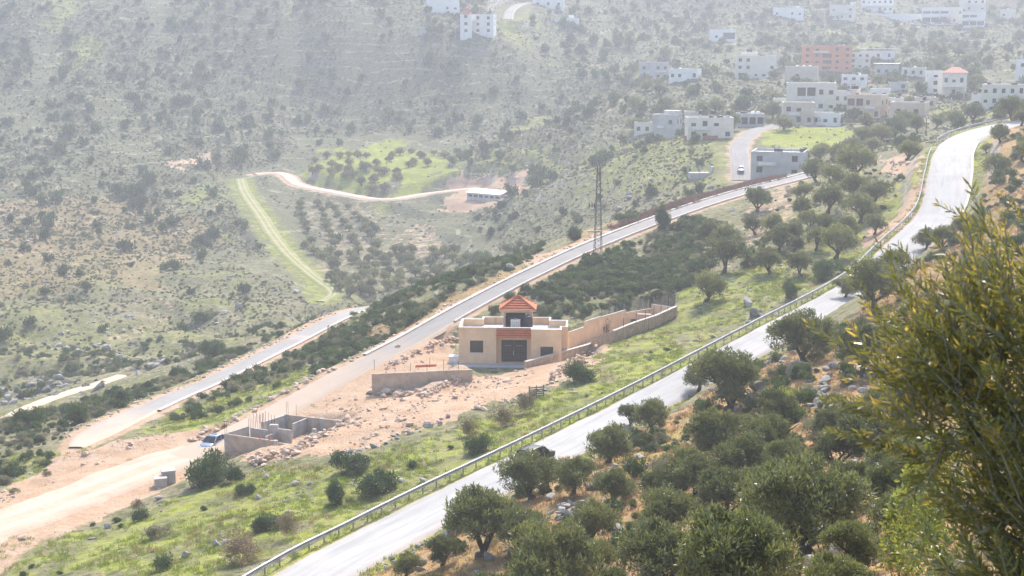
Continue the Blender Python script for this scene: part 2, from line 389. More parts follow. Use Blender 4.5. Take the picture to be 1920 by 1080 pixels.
roadmask = np.zeros(GZ.shape); ROADD = np.full(GZ.shape, 1e9)
for k, L in LINES.items():
    bx = (GX > L[:, 0].min() - 14) & (GX < L[:, 0].max() + 14) & (GY > L[:, 1].min() - 14) & (GY < L[:, 1].max() + 14)
    x = GX[bx]; y = GY[bx]; d, zr, hw = line_dist(L, x, y)
    cell = np.maximum(0.5, RR[bx] * 0.0062 * 1.1)
    soft = {'near': 3.2, 'mid': 3.0, 'lower': 3.0, 'dirt': 5.0}.get(k, 5.0)
    w = 1 - sstep(hw + cell, hw + cell + soft, d)
    drop = 0.10 + 0.0004 * RR[bx]
    GZ[bx] = GZ[bx] * (1 - w) + (zr - drop) * w
    if k == 'near':      # low bank where the hillside was cut above the road is left to the surface itself
        pass
    roadmask[bx] = np.maximum(roadmask[bx], 1 - sstep(hw + cell, hw + cell + 4.0, d))
    ROADD[bx] = np.minimum(ROADD[bx], d - hw)
    if k in ('dirt', 'track'): MR[bx] = np.maximum(MR[bx], 1 - sstep(hw + 0.5, hw + (6.0 if k == 'dirt' else 3.5), d))
    elif k in ('mid', 'lower'): MR[bx] = np.maximum(MR[bx], (1 - sstep(hw + 0.4, hw + 2.6, d)) * 0.85)
    elif k == 'near': MR[bx] = np.maximum(MR[bx], (1 - sstep(hw + 0.1, hw + 0.5, d)) * 0.6); MG[bx] = np.maximum(MG[bx], 0.9 * (1 - sstep(hw + 0.8, hw + 3.0, d)))
    elif k == 'village': MR[bx] = np.maximum(MR[bx], (1 - sstep(hw + 0.4, hw + 3, d)) * 0.6)
    elif k == 'grass_track': MG[bx] = np.maximum(MG[bx], (1 - sstep(hw + 1.0, hw + 5, d)) * 0.8)
PADS = []
def pad(cx, cy, z, rx, ry, rot=0.0, soft=3.0):
    """level a building plot"""
    c, s = math.cos(rot), math.sin(rot)
    bx = (abs(GX - cx) < rx + ry + soft + 2) & (abs(GY - cy) < rx + ry + soft + 2)
    x = GX[bx] - cx; y = GY[bx] - cy; u = abs(c * x + s * y); v = abs(-s * x + c * y)
    d = np.hypot(np.maximum(u - rx, 0), np.maximum(v - ry, 0)); w = 1 - sstep(0.2, soft, d)
    GZ[bx] = GZ[bx] * (1 - w) + z * w; roadmask[bx] = np.maximum(roadmask[bx], 1 - sstep(0.5, soft + 1, d))
# ------------------------------------------------------------------ plots levelled for buildings
HOUSE = P(958, 683, 186)                 # middle of the front wall, at the ground
HROT = R(-2.5)
pad(HOUSE[0] + 0.2, HOUSE[1] + 5.0, HOUSE[2], 9.5, 7.5, HROT, 3.0)
ZT = CAMZ - 43.5                          # top of the unfinished walls
def at_z(x, y, z):
    d = ray(x, y); k = (z - CAMZ) / d[2]; return np.array([d[0] * k, d[1] * k, z])
UA, UB, UC, UD = at_z(424, 813, ZT), at_z(566, 833, ZT), at_z(632, 788, ZT), at_z(537, 777, ZT)
UM = (UA + UB + UC + UD) / 4
pad(UM[0], UM[1], ZT - 1.75, 4.2, 4.4, math.atan2(UB[1] - UA[1], UB[0] - UA[0]), 2.5)

def paint(M, px, val, dmin=8.0, dmax=1300.0, edge=0.0, jag=2.5):
    """raise a ground mask inside an outlined patch, with a ragged border"""
    q = hits([p[0] for p in px], [p[1] for p in px], dmin, dmax)[:, :2]
    lo = q.min(0) - 12; hi = q.max(0) + 12
    bx = (GX > lo[0]) & (GX < hi[0]) & (GY > lo[1]) & (GY < hi[1])
    x = GX[bx]; y = GY[bx]; sc = np.median(np.hypot(q[:, 0], q[:, 1])) / 150
    jx = (fbm(x / (3 * sc), y / (3 * sc), 31) - 0.47) * 2 * jag * sc; jy = (fbm(x / (3 * sc), y / (3 * sc), 37) - 0.47) * 2 * jag * sc
    m = inside(q, x + jx, y + jy)
    M[bx] = np.where(m, np.maximum(M[bx], val), M[bx])
# the plot right of the house is dug level behind its walls
WPX = [(985, 679, 688), (1040, 664, 677), (1108, 645, 659), (1111, 640, 656), (1150, 621, 642), (1190, 605, 626), (1230, 592, 610), (1268, 575, 589)]
WD = [float(q[1]) for q in hits([p[0] for p in WPX], [p[2] + 1 for p in WPX], 100)]
WD[0:2] = [min(WD[0], 180.5), min(WD[1], 184.5)]
cut_in = [P(x, yb, D + 0.4) for (x, yt, yb), D in list(zip(WPX, WD))[2:]]
cut_out = [P(1264, 600, 213), P(1221, 600, 215.5), P(1172, 615, 212), P(1128, 630, 206.5), P(1097, 636, 202.5), P(1066, 640, 199)]
cpoly = [(q[0], q[1]) for q in cut_in + cut_out]
bx = (GX > 4) & (GX < 28) & (GY > 165) & (GY < 220); cx_ = GX[bx]; cy_ = GY[bx]
zc_ = np.interp(cx_, [7.5, 10.3, 16.5, 20, 23.5], [HOUSE[2] + 0.2, HOUSE[2] + 0.2, HOUSE[2] + 0.4, HOUSE[2] + 0.8, HOUSE[2] + 1.5]); ic = inside(cpoly, cx_, cy_)
GZ = GZ + relief * (1 - roadmask)
GZ[bx] = np.where(ic, np.minimum(GZ[bx], zc_), GZ[bx]); MR[bx] = np.where(ic, 0.9, MR[bx])
def mound(x, y, h, r):
    p = hit(x, y, 100); GZ[:] = GZ + h * np.exp(-((GX - p[0]) ** 2 + (GY - p[1]) ** 2) / (r * r))
for q in ((868, 706, 1.3, 2.2), (845, 716, 1.2, 2.4), (815, 730, 0.9, 2.2), (790, 742, 0.5, 2.0), (840, 655, 0.9, 1.8), (560, 852, 0.5, 2.2), (600, 822, 0.6, 2.2), (1085, 678, 0.6, 1.6)): mound(*q)

paint(MR, [(700,690),(735,672),(858,628),(866,690),(990,690),(1060,655),(1112,635),(1140,655),(1050,722),(960,745),(870,772),(780,812),(640,850),(560,862),(470,872),(425,850),(560,790),(640,742),(690,735)], 0.95)
paint(MR, [(-80,960),(0,925),(130,842),(240,822),(420,795),(445,850),(345,893),(250,940),(130,990),(0,1048),(-80,1080)], 1.0)
paint(MR, [(435,800),(560,735),(690,688),(742,655),(700,730),(620,770),(520,800)], 0.95)
paint(MR, [(150,825),(330,730),(540,632),(660,574),(640,586),(540,645),(330,745),(200,815)], 0.9)
paint(MR, [(855,345),(905,325),(985,318),(1000,345),(950,370),(905,392),(830,378)], 0.9, 400)
paint(MR, [(318,292),(350,284),(392,284),(395,306),(330,318)], 0.9, 400)
paint(MR, [(570,375),(700,375),(760,470),(640,500),(580,440)], 0.34, 380)
paint(MR, [(590,480),(700,440),(860,470),(840,500),(700,540),(620,550)], 0.30, 380)
paint(MR, [(740,420),(790,425),(850,480),(780,470)], 0.45, 380)
paint(MR, [(1600,440),(1690,395),(1728,300),(1728,400),(1650,470)], 0.75)
paint(MR, [(1640,292),(1740,290),(1725,318),(1660,322)], 0.8)
paint(MR, [(1380,430),(1460,350),(1520,330),(1480,400),(1400,480)], 0.5)
paint(MR, [(860,590),(905,560),(870,560),(720,650),(700,690),(740,672)], 0.8)
paint(MR, [(960,500),(1130,430),(1200,405),(1130,445),(1010,505)], 0.8)
paint(MG, [(0,1085),(400,1085),(640,985),(973,830),(1280,672),(1250,585),(1130,652),(1050,732),(800,822),(600,880),(480,882),(420,905),(280,952),(0,1055)], 0.8)
paint(MG, [(1270,560),(1330,520),(1500,470),(1600,400),(1700,330),(1720,400),(1580,500),(1400,600),(1280,665)], 0.75)
paint(MG, [(580,290),(740,262),(870,290),(860,330),(770,366),(720,368),(640,345),(590,335)], 0.97, 400, jag=5.5)
paint(MG, [(860,300),(960,275),(1060,290),(1080,330),(1000,320),(900,320)], 0.6, 400)
paint(MG, [(1080,300),(1200,255),(1380,250),(1370,340),(1200,360),(1120,340)], 0.55, 330)
paint(MG, [(1420,250),(1560,238),(1600,260),(1540,285),(1420,275)], 0.97, 330)
paint(MG, [(250,812),(330,765),(420,740),(560,690),(600,690),(440,790),(300,830)], 0.8)
paint(MG, [(0,980),(0,860),(150,845),(120,870)], 0.6)
paint(MG, [(580,572),(560,530),(620,545),(625,555)], 0.9, 330)
paint(MG, [(0,560),(160,590),(330,600),(480,640),(300,680),(0,690)], 0.28, 260)
paint(MG, [(1690,395),(1735,300),(1728,360),(1640,360)], 0.8)
paint(MBL, [(650,1085),(860,985),(1100,868),(1350,720),(1600,590),(1750,470),(1840,380),(1850,262),(1920,200),(2300,180),(2300,1200),(1600,1200)], 0.95)
paint(MBL, [(640,660),(770,580),(900,530),(1010,480),(1200,400),(1260,380),(1020,500),(860,580),(740,640)], 0.7)
paint(MBL, [(1620,460),(1690,400),(1732,290),(1715,420),(1650,462)], 0.9)
paint(MBL, [(0,380),(250,360),(420,440),(300,540),(0,560)], 0.35, 300)
paint(MK, [(1290,600),(1290,470),(1380,390),(1480,350),(1560,400),(1500,540),(1350,640)], 0.6)
paint(MK, [(0,640),(200,600),(480,640),(520,680),(300,740),(0,770)], 0.8, 240)
paint(MK, [(1000,470),(1100,350),(1200,290),(1380,330),(1150,420)], 0.5, 330)
far_m = sstep(380, 480, RR)
MG = np.maximum(MG, far_m * 0.75 * sstep(0.60, 0.72, fbm(GX / 24, GY / 60, 51)))
MG = np.maximum(MG, (1 - far_m) * 0.38 * sstep(0.55, 0.68, fbm(GX / 9, GY / 9, 53)))
slope_l = (GA < -0.02) & (RR > 330) & (RR < 560)
MR = np.maximum(MR, np.where(slope_l, 0.36 * sstep(0.55, 0.68, fbm(GX / 18, GY / 30, 57)), 0))
for M in (MR, MG, MBL, MK): M[:] = np.clip(M, 0, 1)

def terrain_mesh():
    nr, nc = GZ.shape
    V = np.stack([GX, GY, GZ], -1).reshape(-1, 3)
    i = np.arange(nr - 1)[:, None] * nc + np.arange(nc - 1)
    F = np.stack([i, i + 1, i + 1 + nc, i + nc], -1).reshape(-1, 4)
    me = mesh_np('ground', V, F, None, True)
    at = me.color_attributes.new('cover', 'FLOAT_COLOR', 'POINT')
    at.data.foreach_set('color', np.stack([MR, MG, MBL, MK], -1).astype(np.float32).ravel())
    return me

def ground_material():
    m, n, l, b = mat_new('hillside ground')
    geo = n.new('ShaderNodeNewGeometry'); pos = geo.outputs['Position']
    at = n.new('ShaderNodeAttribute'); at.attribute_name = 'cover'
    sep = n.new('ShaderNodeSeparateColor'); l.new(at.outputs['Color'], sep.inputs[0])
    soil, lush, dry, rock = sep.outputs[0], sep.outputs[1], sep.outputs[2], at.outputs['Alpha']
    big = noise(n, l, pos, 0.055, 5, 0.6, 0.4); mid = noise(n, l, pos, 0.32, 5, 0.62); fin = noise(n, l, pos, 1.7, 5, 0.65); mic = noise(n, l, pos, 7.0, 3, 0.6)
    # low scrub and thin grass over stony soil
    ln = n.new('ShaderNodeVectorMath'); ln.operation = 'LENGTH'
    vd = n.new('ShaderNodeVectorMath'); vd.operation = 'SUBTRACT'; l.new(pos, vd.inputs[0]); vd.inputs[1].default_value = (0, 0, CAMZ)
    l.new(vd.outputs[0], ln.inputs[0]); farf = mrange(n, l, ln.outputs['Value'], 330, 470)
    c = mixc(n, l, mrange(n, l, mid, 0.38, 0.60), (0.14, 0.15, 0.06), (0.26, 0.235, 0.13))
    c = mixc(n, l, mrange(n, l, big, 0.42, 0.66), c, (0.29, 0.25, 0.16))
    c = mixc(n, l, mrange(n, l, fin, 0.50, 0.62), c, (0.10, 0.118, 0.045))
    c = mixc(n, l, mrange(n, l, mic, 0.52, 0.68), c, (0.36, 0.30, 0.19))
    c = mixc(n, l, mth(n, l, 'MULTIPLY', farf, 0.75), c, mixc(n, l, mrange(n, l, fin, 0.4, 0.62), (0.155, 0.158, 0.095), (0.085, 0.095, 0.05)))
    # cushions of low scrub
    vs = n.new('ShaderNodeTexVoronoi'); l.new(pos, vs.inputs['Vector']); vs.inputs['Scale'].default_value = 0.62
    vf = mth(n, l, 'MULTIPLY', mrange(n, l, mth(n, l, 'ADD', vs.outputs['Distance'], mth(n, l, 'MULTIPLY', fin, 0.5)), 0.72, 0.52), mrange(n, l, mid, 0.36, 0.52))
    c = mixc(n, l, mth(n, l, 'MULTIPLY', vf, 0.85), c, (0.065, 0.08, 0.034))
    # field terraces on the far slopes: dry-stone risers follow the contours
    sz = n.new('ShaderNodeSeparateXYZ'); l.new(pos, sz.inputs[0])
    wz = mth(n, l, 'ADD', mth(n, l, 'MULTIPLY', sz.outputs[2], 0.26), mth(n, l, 'MULTIPLY', noise(n, l, pos, 0.018, 3, 0.5), 6.0))
    fr = mth(n, l, 'FRACT', wz)
    tl = mth(n, l, 'MULTIPLY', mrange(n, l, mth(n, l, 'ADD', fr, mth(n, l, 'MULTIPLY', fin, 0.12)), 0.26, 0.14), mth(n, l, 'MULTIPLY', farf, mrange(n, l, mid, 0.44, 0.6)))
    c = mixc(n, l, mth(n, l, 'MULTIPLY', tl, 0.65), c, (0.40, 0.38, 0.27))
    # dry grass
    fd = mth(n, l, 'MULTIPLY', dry, mrange(n, l, mth(n, l, 'ADD', mth(n, l, 'MULTIPLY', mid, 0.6), mth(n, l, 'MULTIPLY', fin, 0.4)), 0.36, 0.56, 0.25, 1.0))
    dc = mixc(n, l, mrange(n, l, fin, 0.35, 0.65), (0.36, 0.185, 0.075), (0.46, 0.31, 0.145))
    c = mixc(n, l, fd, c, dc)
    # lush winter grass
    fl = mth(n, l, 'MULTIPLY', lush, mrange(n, l, mth(n, l, 'ADD', mth(n, l, 'MULTIPLY', mid, 0.7), mth(n, l, 'MULTIPLY', fin, 0.3)), 0.43, 0.60, 0.05, 1.0))
    fl = mth(n, l, 'MAXIMUM', fl, mth(n, l, 'MULTIPLY', mrange(n, l, lush, 0.93, 1.0), mrange(n, l, fin, 0.30, 0.42)))
    lc = mixc(n, l, mrange(n, l, mic, 0.3, 0.7), (0.20, 0.255, 0.018), (0.42, 0.45, 0.05))
    c = mixc(n, l, fl, c, lc)
    # bare limy soil
    fs = mrange(n, l, mth(n, l, 'ADD', soil, mth(n, l, 'ADD', mth(n, l, 'MULTIPLY', mth(n, l, 'SUBTRACT', fin, 0.5), 1.1), mth(n, l, 'MULTIPLY', mth(n, l, 'SUBTRACT', mid, 0.5), 1.3))), 0.36, 0.62)
    sc = mixc(n, l, mrange(n, l, mid, 0.3, 0.7), (0.42, 0.275, 0.17), (0.55, 0.415, 0.30))
    sc = mixc(n, l, mrange(n, l, mic, 0.5, 0.75), sc, (0.40, 0.205, 0.11))
    c = mixc(n, l, fs, c, sc)
    # limestone showing through: speckle and steep faces
    vo = n.new('ShaderNodeTexVoronoi'); l.new(pos, vo.inputs['Vector']); vo.inputs['Scale'].default_value = 0.55; vo.inputs['Randomness'].default_value = 1.0
    vo2 = n.new('ShaderNodeTexVoronoi'); l.new(pos, vo2.inputs['Vector']); vo2.inputs['Scale'].default_value = 1.9
    k1 = mrange(n, l, mth(n, l, 'ADD', vo.outputs['Distance'], mth(n, l, 'MULTIPLY', fin, 0.5)), 0.50, 0.40)
    k2 = mrange(n, l, mth(n, l, 'ADD', vo2.outputs['Distance'], mth(n, l, 'MULTIPLY', fin, 0.4)), 0.42, 0.34)
    kr = mth(n, l, 'MULTIPLY', mth(n, l, 'MAXIMUM', k1, k2), mth(n, l, 'ADD', 0.25, mth(n, l, 'MULTIPLY', rock, 0.75)))
    kr = mth(n, l, 'MULTIPLY', kr, mrange(n, l, mid, 0.42, 0.6))
    sx = n.new('ShaderNodeSeparateXYZ'); l.new(geo.outputs['Normal'], sx.inputs[0])
    steep = mrange(n, l, sx.outputs[2], 0.80, 0.62)
    kr = mth(n, l, 'MAXIMUM', kr, mth(n, l, 'MULTIPLY', steep, mrange(n, l, fin, 0.35, 0.55)), True)
    rc = mixc(n, l, mrange(n, l, mic, 0.35, 0.65), (0.34, 0.31, 0.28), (0.58, 0.54, 0.49))
    c = mixc(n, l, kr, c, rc)
    l.new(c, b.inputs['Base Color']); b.inputs['Roughness'].default_value = 0.95; b.inputs['Specular IOR Level'].default_value = 0.1
    hgt = mth(n, l, 'ADD', mth(n, l, 'MULTIPLY', fin, 0.7), mth(n, l, 'MULTIPLY', mic, 0.3))
    hgt = mth(n, l, 'ADD', hgt, mth(n, l, 'MULTIPLY', kr, 0.35))
    bump(n, l, hgt, b, 0.9, 0.45)
    return m
GROUND = terrain_mesh(); GROUND.materials.append(ground_material())
structure(link('ground', GROUND))
def gz(x, y): return float(grid_sample(GZ, np.array([x]), np.array([y]))[0])

# ------------------------------------------------------------------ road surfaces
def asphalt(name, col, rough, dust=(0.48, 0.37, 0.28), dust_amt=0.5, spec=0.3, dusty=None):
    m, n, l, b = mat_new(name)
    geo = n.new('ShaderNodeNewGeometry'); pos = geo.outputs['Position']
    uv = n.new('ShaderNodeUVMap'); su = n.new('ShaderNodeSeparateXYZ'); l.new(uv.outputs[0], su.inputs[0])
    big = noise(n, l, pos, 0.12, 4, 0.6, 0.8); fin = noise(n, l, pos, 2.2, 5, 0.6); gr = noise(n, l, pos, 25, 2, 0.5)
    c = mixc(n, l, mrange(n, l, big, 0.35, 0.65), tuple(q * 0.78 for q in col), tuple(q * 1.12 for q in col))
    c = mixc(n, l, mrange(n, l, gr, 0.35, 0.7), c, tuple(q * 1.25 for q in col))
    edge = mth(n, l, 'ABSOLUTE', mth(n, l, 'SUBTRACT', su.outputs[0], 0.5))
    tr = mth(n, l, 'ABSOLUTE', mth(n, l, 'SUBTRACT', edge, 0.24))      # wheel tracks, polished
    trm = mrange(n, l, mth(n, l, 'ADD', tr, mth(n, l, 'MULTIPLY', fin, 0.05)), 0.11, 0.04)
    c = mixc(n, l, mth(n, l, 'MULTIPLY', trm, 0.35), c, tuple(q * 0.8 for q in col))
    mp = n.new('ShaderNodeMapping'); l.new(uv.outputs[0], mp.inputs['Vector']); mp.inputs['Scale'].default_value = (9.0, 0.10, 1.0)
    stk = noise(n, l, mp.outputs[0], 1.0, 4, 0.6, 0.3)                 # long stains and repairs along the traffic
    c = mixc(n, l, mth(n, l, 'MULTIPLY', mrange(n, l, stk, 0.50, 0.68), 0.55), c, tuple(q * 0.72 for q in col))
    ed = mrange(n, l, mth(n, l, 'ADD', edge, mth(n, l, 'MULTIPLY', mth(n, l, 'SUBTRACT', fin, 0.5), 0.22)), 0.42, 0.5)
    ed = mth(n, l, 'MAXIMUM', ed, mrange(n, l, big, 0.62, 0.75))
    c = mixc(n, l, mth(n, l, 'MULTIPLY', ed, dust_amt), c, dust)
    if dusty:   # earth carried onto the first metres of the lane
        c = mixc(n, l, mth(n, l, 'MULTIPLY', mrange(n, l, mth(n, l, 'ADD', su.outputs[1], mth(n, l, 'MULTIPLY', mth(n, l, 'SUBTRACT', big, 0.5), 40.0)), dusty[1], dusty[0]), 0.92), c, dust)
    l.new(c, b.inputs['Base Color']); b.inputs['Specular IOR Level'].default_value = spec
    l.new(mrange(n, l, mth(n, l, 'ADD', mth(n, l, 'MULTIPLY', fin, 0.5), mth(n, l, 'MULTIPLY', trm, -0.3)), 0.0, 0.6, rough - 0.08, rough + 0.16), b.inputs['Roughness'])
    bump(n, l, gr, b, 0.25, 0.01)
    return m
def dirt_mat(name, a, bcol, tracks=True, mid_grass=None):
    m, n, l, b = mat_new(name)
    geo = n.new('ShaderNodeNewGeometry'); pos = geo.outputs['Position']
    uv = n.new('ShaderNodeUVMap'); su = n.new('ShaderNodeSeparateXYZ'); l.new(uv.outputs[0], su.inputs[0])
    big = noise(n, l, pos, 0.25, 5, 0.6, 0.5); fin = noise(n, l, pos, 3.0, 5, 0.65)
    c = mixc(n, l, mrange(n, l, big, 0.32, 0.68), a, bcol)
    c = mixc(n, l, mrange(n, l, fin, 0.55, 0.8), c, tuple(q * 0.7 for q in a))
    if tracks:
        edge = mth(n, l, 'ABSOLUTE', mth(n, l, 'SUBTRACT', su.outputs[0], 0.5))
        tr = mth(n, l, 'ABSOLUTE', mth(n, l, 'SUBTRACT', edge, 0.2))
        trm = mrange(n, l, mth(n, l, 'ADD', tr, mth(n, l, 'MULTIPLY', big, 0.12)), 0.16, 0.08)
        c = mixc(n, l, mth(n, l, 'MULTIPLY', trm, 0.6), c, tuple(min(1, q * 1.15) for q in bcol))
        if mid_grass:
            c = mixc(n, l, mth(n, l, 'MULTIPLY', mth(n, l, 'SUBTRACT', 1.0, trm), mrange(n, l, big, 0.35, 0.5)), c, mid_grass)
    l.new(c, b.inputs['Base Color']); b.inputs['Roughness'].default_value = 0.95; b.inputs['Specular IOR Level'].default_value = 0.15
    bump(n, l, mth(n, l, 'ADD', fin, big), b, 0.6, 0.12)
    return m
def offset_line(L, off):
    t, n = line_frame(L); off = np.asarray(off) + np.zeros(len(L))
    q = L.copy(); q[:, 0] += n[:, 0] * off; q[:, 1] += n[:, 1] * off; return q
def ribbon(name, L, mat, lift=0.0, seg=6, ragged=0.0, crown=0.04):
    t, n = line_frame(L); V = []; hw = L[:, 3] / 2
    s_arc = np.concatenate([[0], np.cumsum(np.linalg.norm(np.diff(L[:, :2], axis=0), axis=1))])
    seg += 2                              # outermost strips run down into the ground
    for k in range(seg + 1):
        kk = min(max(k - 1, 0), seg - 2); f = kk / (seg - 2) * 2 - 1; h = hw.copy(); dz = 0.0
        if ragged and kk in (0, seg - 2): h = h + (fbm(s_arc / 2.3, np.full(len(s_arc), 7.7 + kk), 61, 3) - 0.5) * 2 * ragged
        if k in (0, seg): h = h + 0.5; dz = -0.45
        V.append(np.stack([L[:, 0] + n[:, 0] * h * f, L[:, 1] + n[:, 1] * h * f, L[:, 2] + lift + crown * (1 - f * f) + dz], 1))
    V = np.stack(V, 1).reshape(-1, 3); i = np.arange(len(L) - 1)[:, None] * (seg + 1) + np.arange(seg)
    F = np.stack([i, i + seg + 1, i + seg + 2, i + 1], -1).reshape(-1, 4)[:, ::-1]
    me = mesh_np(name, V, F, mat, True)
    uvl = me.uv_layers.new(name='UVMap'); vi = np.empty(len(me.loops), dtype=np.int32); me.loops.foreach_get('vertex_index', vi)
    u = np.clip((vi % (seg + 1) - 1) / (seg - 2), 0, 1); v = s_arc[vi // (seg + 1)]
    uvl.data.foreach_set('uv', np.stack([u, v], 1).astype(np.float32).ravel())
    return structure(link(name, me))
M_ASPH = asphalt('worn pale asphalt', (0.37, 0.365, 0.355), 0.8, dust_amt=0.4, spec=0.06)
M_LANE = asphalt('lane asphalt', (0.23, 0.22, 0.21), 0.75, dust_amt=0.75, spec=0.1, dusty=(30.0, 62.0))
M_DIRT = dirt_mat('limestone dirt', (0.46, 0.34, 0.25), (0.55, 0.44, 0.345))
ribbon('asphalt_road', LINES['near'], M_ASPH, ragged=0.22, seg=8)
# the lane fades to dirt towards the junction: its first stretch is earth
ribbon('lane', LINES['mid'], M_LANE, ragged=0.25)
ribbon('lower_lane', LINES['lower'], asphalt('lower lane asphalt', (0.24, 0.23, 0.22), 0.65, dust_amt=0.8, spec=0.2, dusty=(8.0, 22.0)), ragged=0.3)
ribbon('dirt_road', LINES['dirt'], M_DIRT, lift=0.02, ragged=0.6)
ribbon('valley_track', LINES['track'], dirt_mat('pink track earth', (0.55, 0.40, 0.30), (0.66, 0.52, 0.42)), ragged=0.5)
ribbon('grassy_track', LINES['grass_track'], dirt_mat('grassy track', (0.34, 0.30, 0.17), (0.40, 0.35, 0.22), True, (0.24, 0.26, 0.09)), ragged=0.5)
ribbon('village_road', LINES['village'], asphalt('pale village road', (0.26, 0.25, 0.24), 0.8, spec=0.06), ragged=0.2)
ribbon('footpath', LINES['far_path'], dirt_mat('path earth', (0.55, 0.42, 0.30), (0.66, 0.54, 0.42), False), ragged=0.4)
ribbon('hill_road', LINES['hill_road'], asphalt('hill road', (0.26, 0.25, 0.24), 0.8, spec=0.06), ragged=0.2)

M_CONC = simple_mat('weathered concrete', (0.42, 0.40, 0.37), 0.85, 0.22, 1.2, bmp=0.02, stain=(0.26, 0.24, 0.22))
M_KERB = simple_mat('pale kerb concrete', (0.58, 0.53, 0.48), 0.85, 0.18, 1.0, bmp=0.02, stain=(0.42, 0.33, 0.26))
def kerb(name, L, off, i0, i1, w=0.35, h=0.16, mat=None):
    q = offset_line(L, off)[i0:i1]; t, n = line_frame(q); V = []
    for sx_, sz in ((-w / 2, -0.3), (-w / 2, h), (w / 2, h), (w / 2, -0.3)):
        V.append(np.stack([q[:, 0] + n[:, 0] * sx_, q[:, 1] + n[:, 1] * sx_, q[:, 2] + sz], 1))
    V = np.stack(V, 1).reshape(-1, 3); i = np.arange(len(q) - 1)[:, None] * 4 + np.arange(3)
    F = np.stack([i, i + 4, i + 5, i + 1], -1).reshape(-1, 4)
    return structure(link(name, mesh_np(name, V, F, mat or M_KERB)))
def idx(L, D): return int(np.argmin(abs(L[:, 1] - D)))
Lm, Ln, Ll = LINES['mid'], LINES['near'], LINES['lower']
kerb('kerb', Lm, Lm[:, 3] / 2 + 0.1, idx(Lm, 188), len(Lm) - 1, 0.5, 0.2)
kerb('kerb', Lm, -Lm[:, 3] / 2 - 0.1, idx(Lm, 205), len(Lm) - 1, 0.3, 0.14)
kerb('kerb', Ln, -Ln[:, 3] / 2 - 0.05, idx(Ln, 236), idx(Ln, 300), 0.4, 0.16)
kerb('kerb', Ll, -Ll[:, 3] / 2 - 0.2, idx(Ll, 182), len(Ll) - 1, 0.5, 0.08)
# ------------------------------------------------------------------ building kit
M_PEACH = simple_mat('peach render', (0.78, 0.55, 0.345), 0.9, 0.12, 0.7, bmp=0.006, stain=(0.66, 0.44, 0.26))
M_CREAM = simple_mat('cream stone', (0.72, 0.66, 0.55), 0.9, 0.10, 0.5, bmp=0.01)
M_WHITE = simple_mat('white stone facing', (0.80, 0.77, 0.72), 0.9, 0.07, 0.5, bmp=0.01)
M_BEIGE = simple_mat('beige block', (0.60, 0.51, 0.41), 0.92, 0.14, 0.5, bmp=0.015, stain=(0.40, 0.34, 0.28))
M_GREYB = simple_mat('bare grey block', (0.50, 0.48, 0.455), 0.92, 0.14, 0.6, bmp=0.015, stain=(0.29, 0.27, 0.26))
M_TAN = simple_mat('tan stone', (0.64, 0.49, 0.36), 0.9, 0.12, 0.5, bmp=0.01)
M_ORANGE = simple_mat('orange render', (0.66, 0.26, 0.13), 0.9, 0.08, 0.4)
M_ROOFW = simple_mat('whitewashed roof', (0.74, 0.71, 0.67), 0.9, 0.12, 0.4, stain=(0.55, 0.49, 0.42))
M_TILE = simple_mat('clay roof tile', (0.52, 0.145, 0.062), 0.8, 0.25, 2.2, bmp=0.01)
M_UNDER = simple_mat('dark underlay for tile shadow', (0.13, 0.045, 0.025), 0.9)  # underlay darkened so course gaps read as shadow lines under the laps
M_GLASS = simple_mat('dark glazing', (0.018, 0.019, 0.021), 0.2, 0.2, 1.0, spec=0.5)
M_FRAME = simple_mat('window metal', (0.04, 0.038, 0.036), 0.5, 0.2, 3.0, metal=0.4)
M_DARKM = simple_mat('black painted steel and shade', (0.014, 0.013, 0.013), 0.5, 0.3, 3.0, metal=0.3)
M_RUST = simple_mat('rusty bar', (0.16, 0.075, 0.04), 0.85, 0.3, 4.0, metal=0.3)
M_STEEL = simple_mat('galvanised steel', (0.33, 0.34, 0.35), 0.5, 0.2, 1.3, metal=0.55, stain=(0.22, 0.20, 0.19))
M_TANKB = simple_mat('black polythene', (0.02, 0.022, 0.028), 0.45, 0.3, 2.0)
M_TANKW = simple_mat('white polythene', (0.74, 0.74, 0.70), 0.5, 0.08, 2.0)
M_CONCD = simple_mat('board marked concrete', (0.48, 0.38, 0.29), 0.92, 0.22, 0.9, bmp=0.02, stain=(0.31, 0.25, 0.20))
M_CONCT = simple_mat('fresh concrete', (0.47, 0.44, 0.40), 0.9, 0.14, 1.2, bmp=0.015)
M_REDP = simple_mat('faded red sheet', (0.42, 0.12, 0.10), 0.7, 0.2, 1.0)

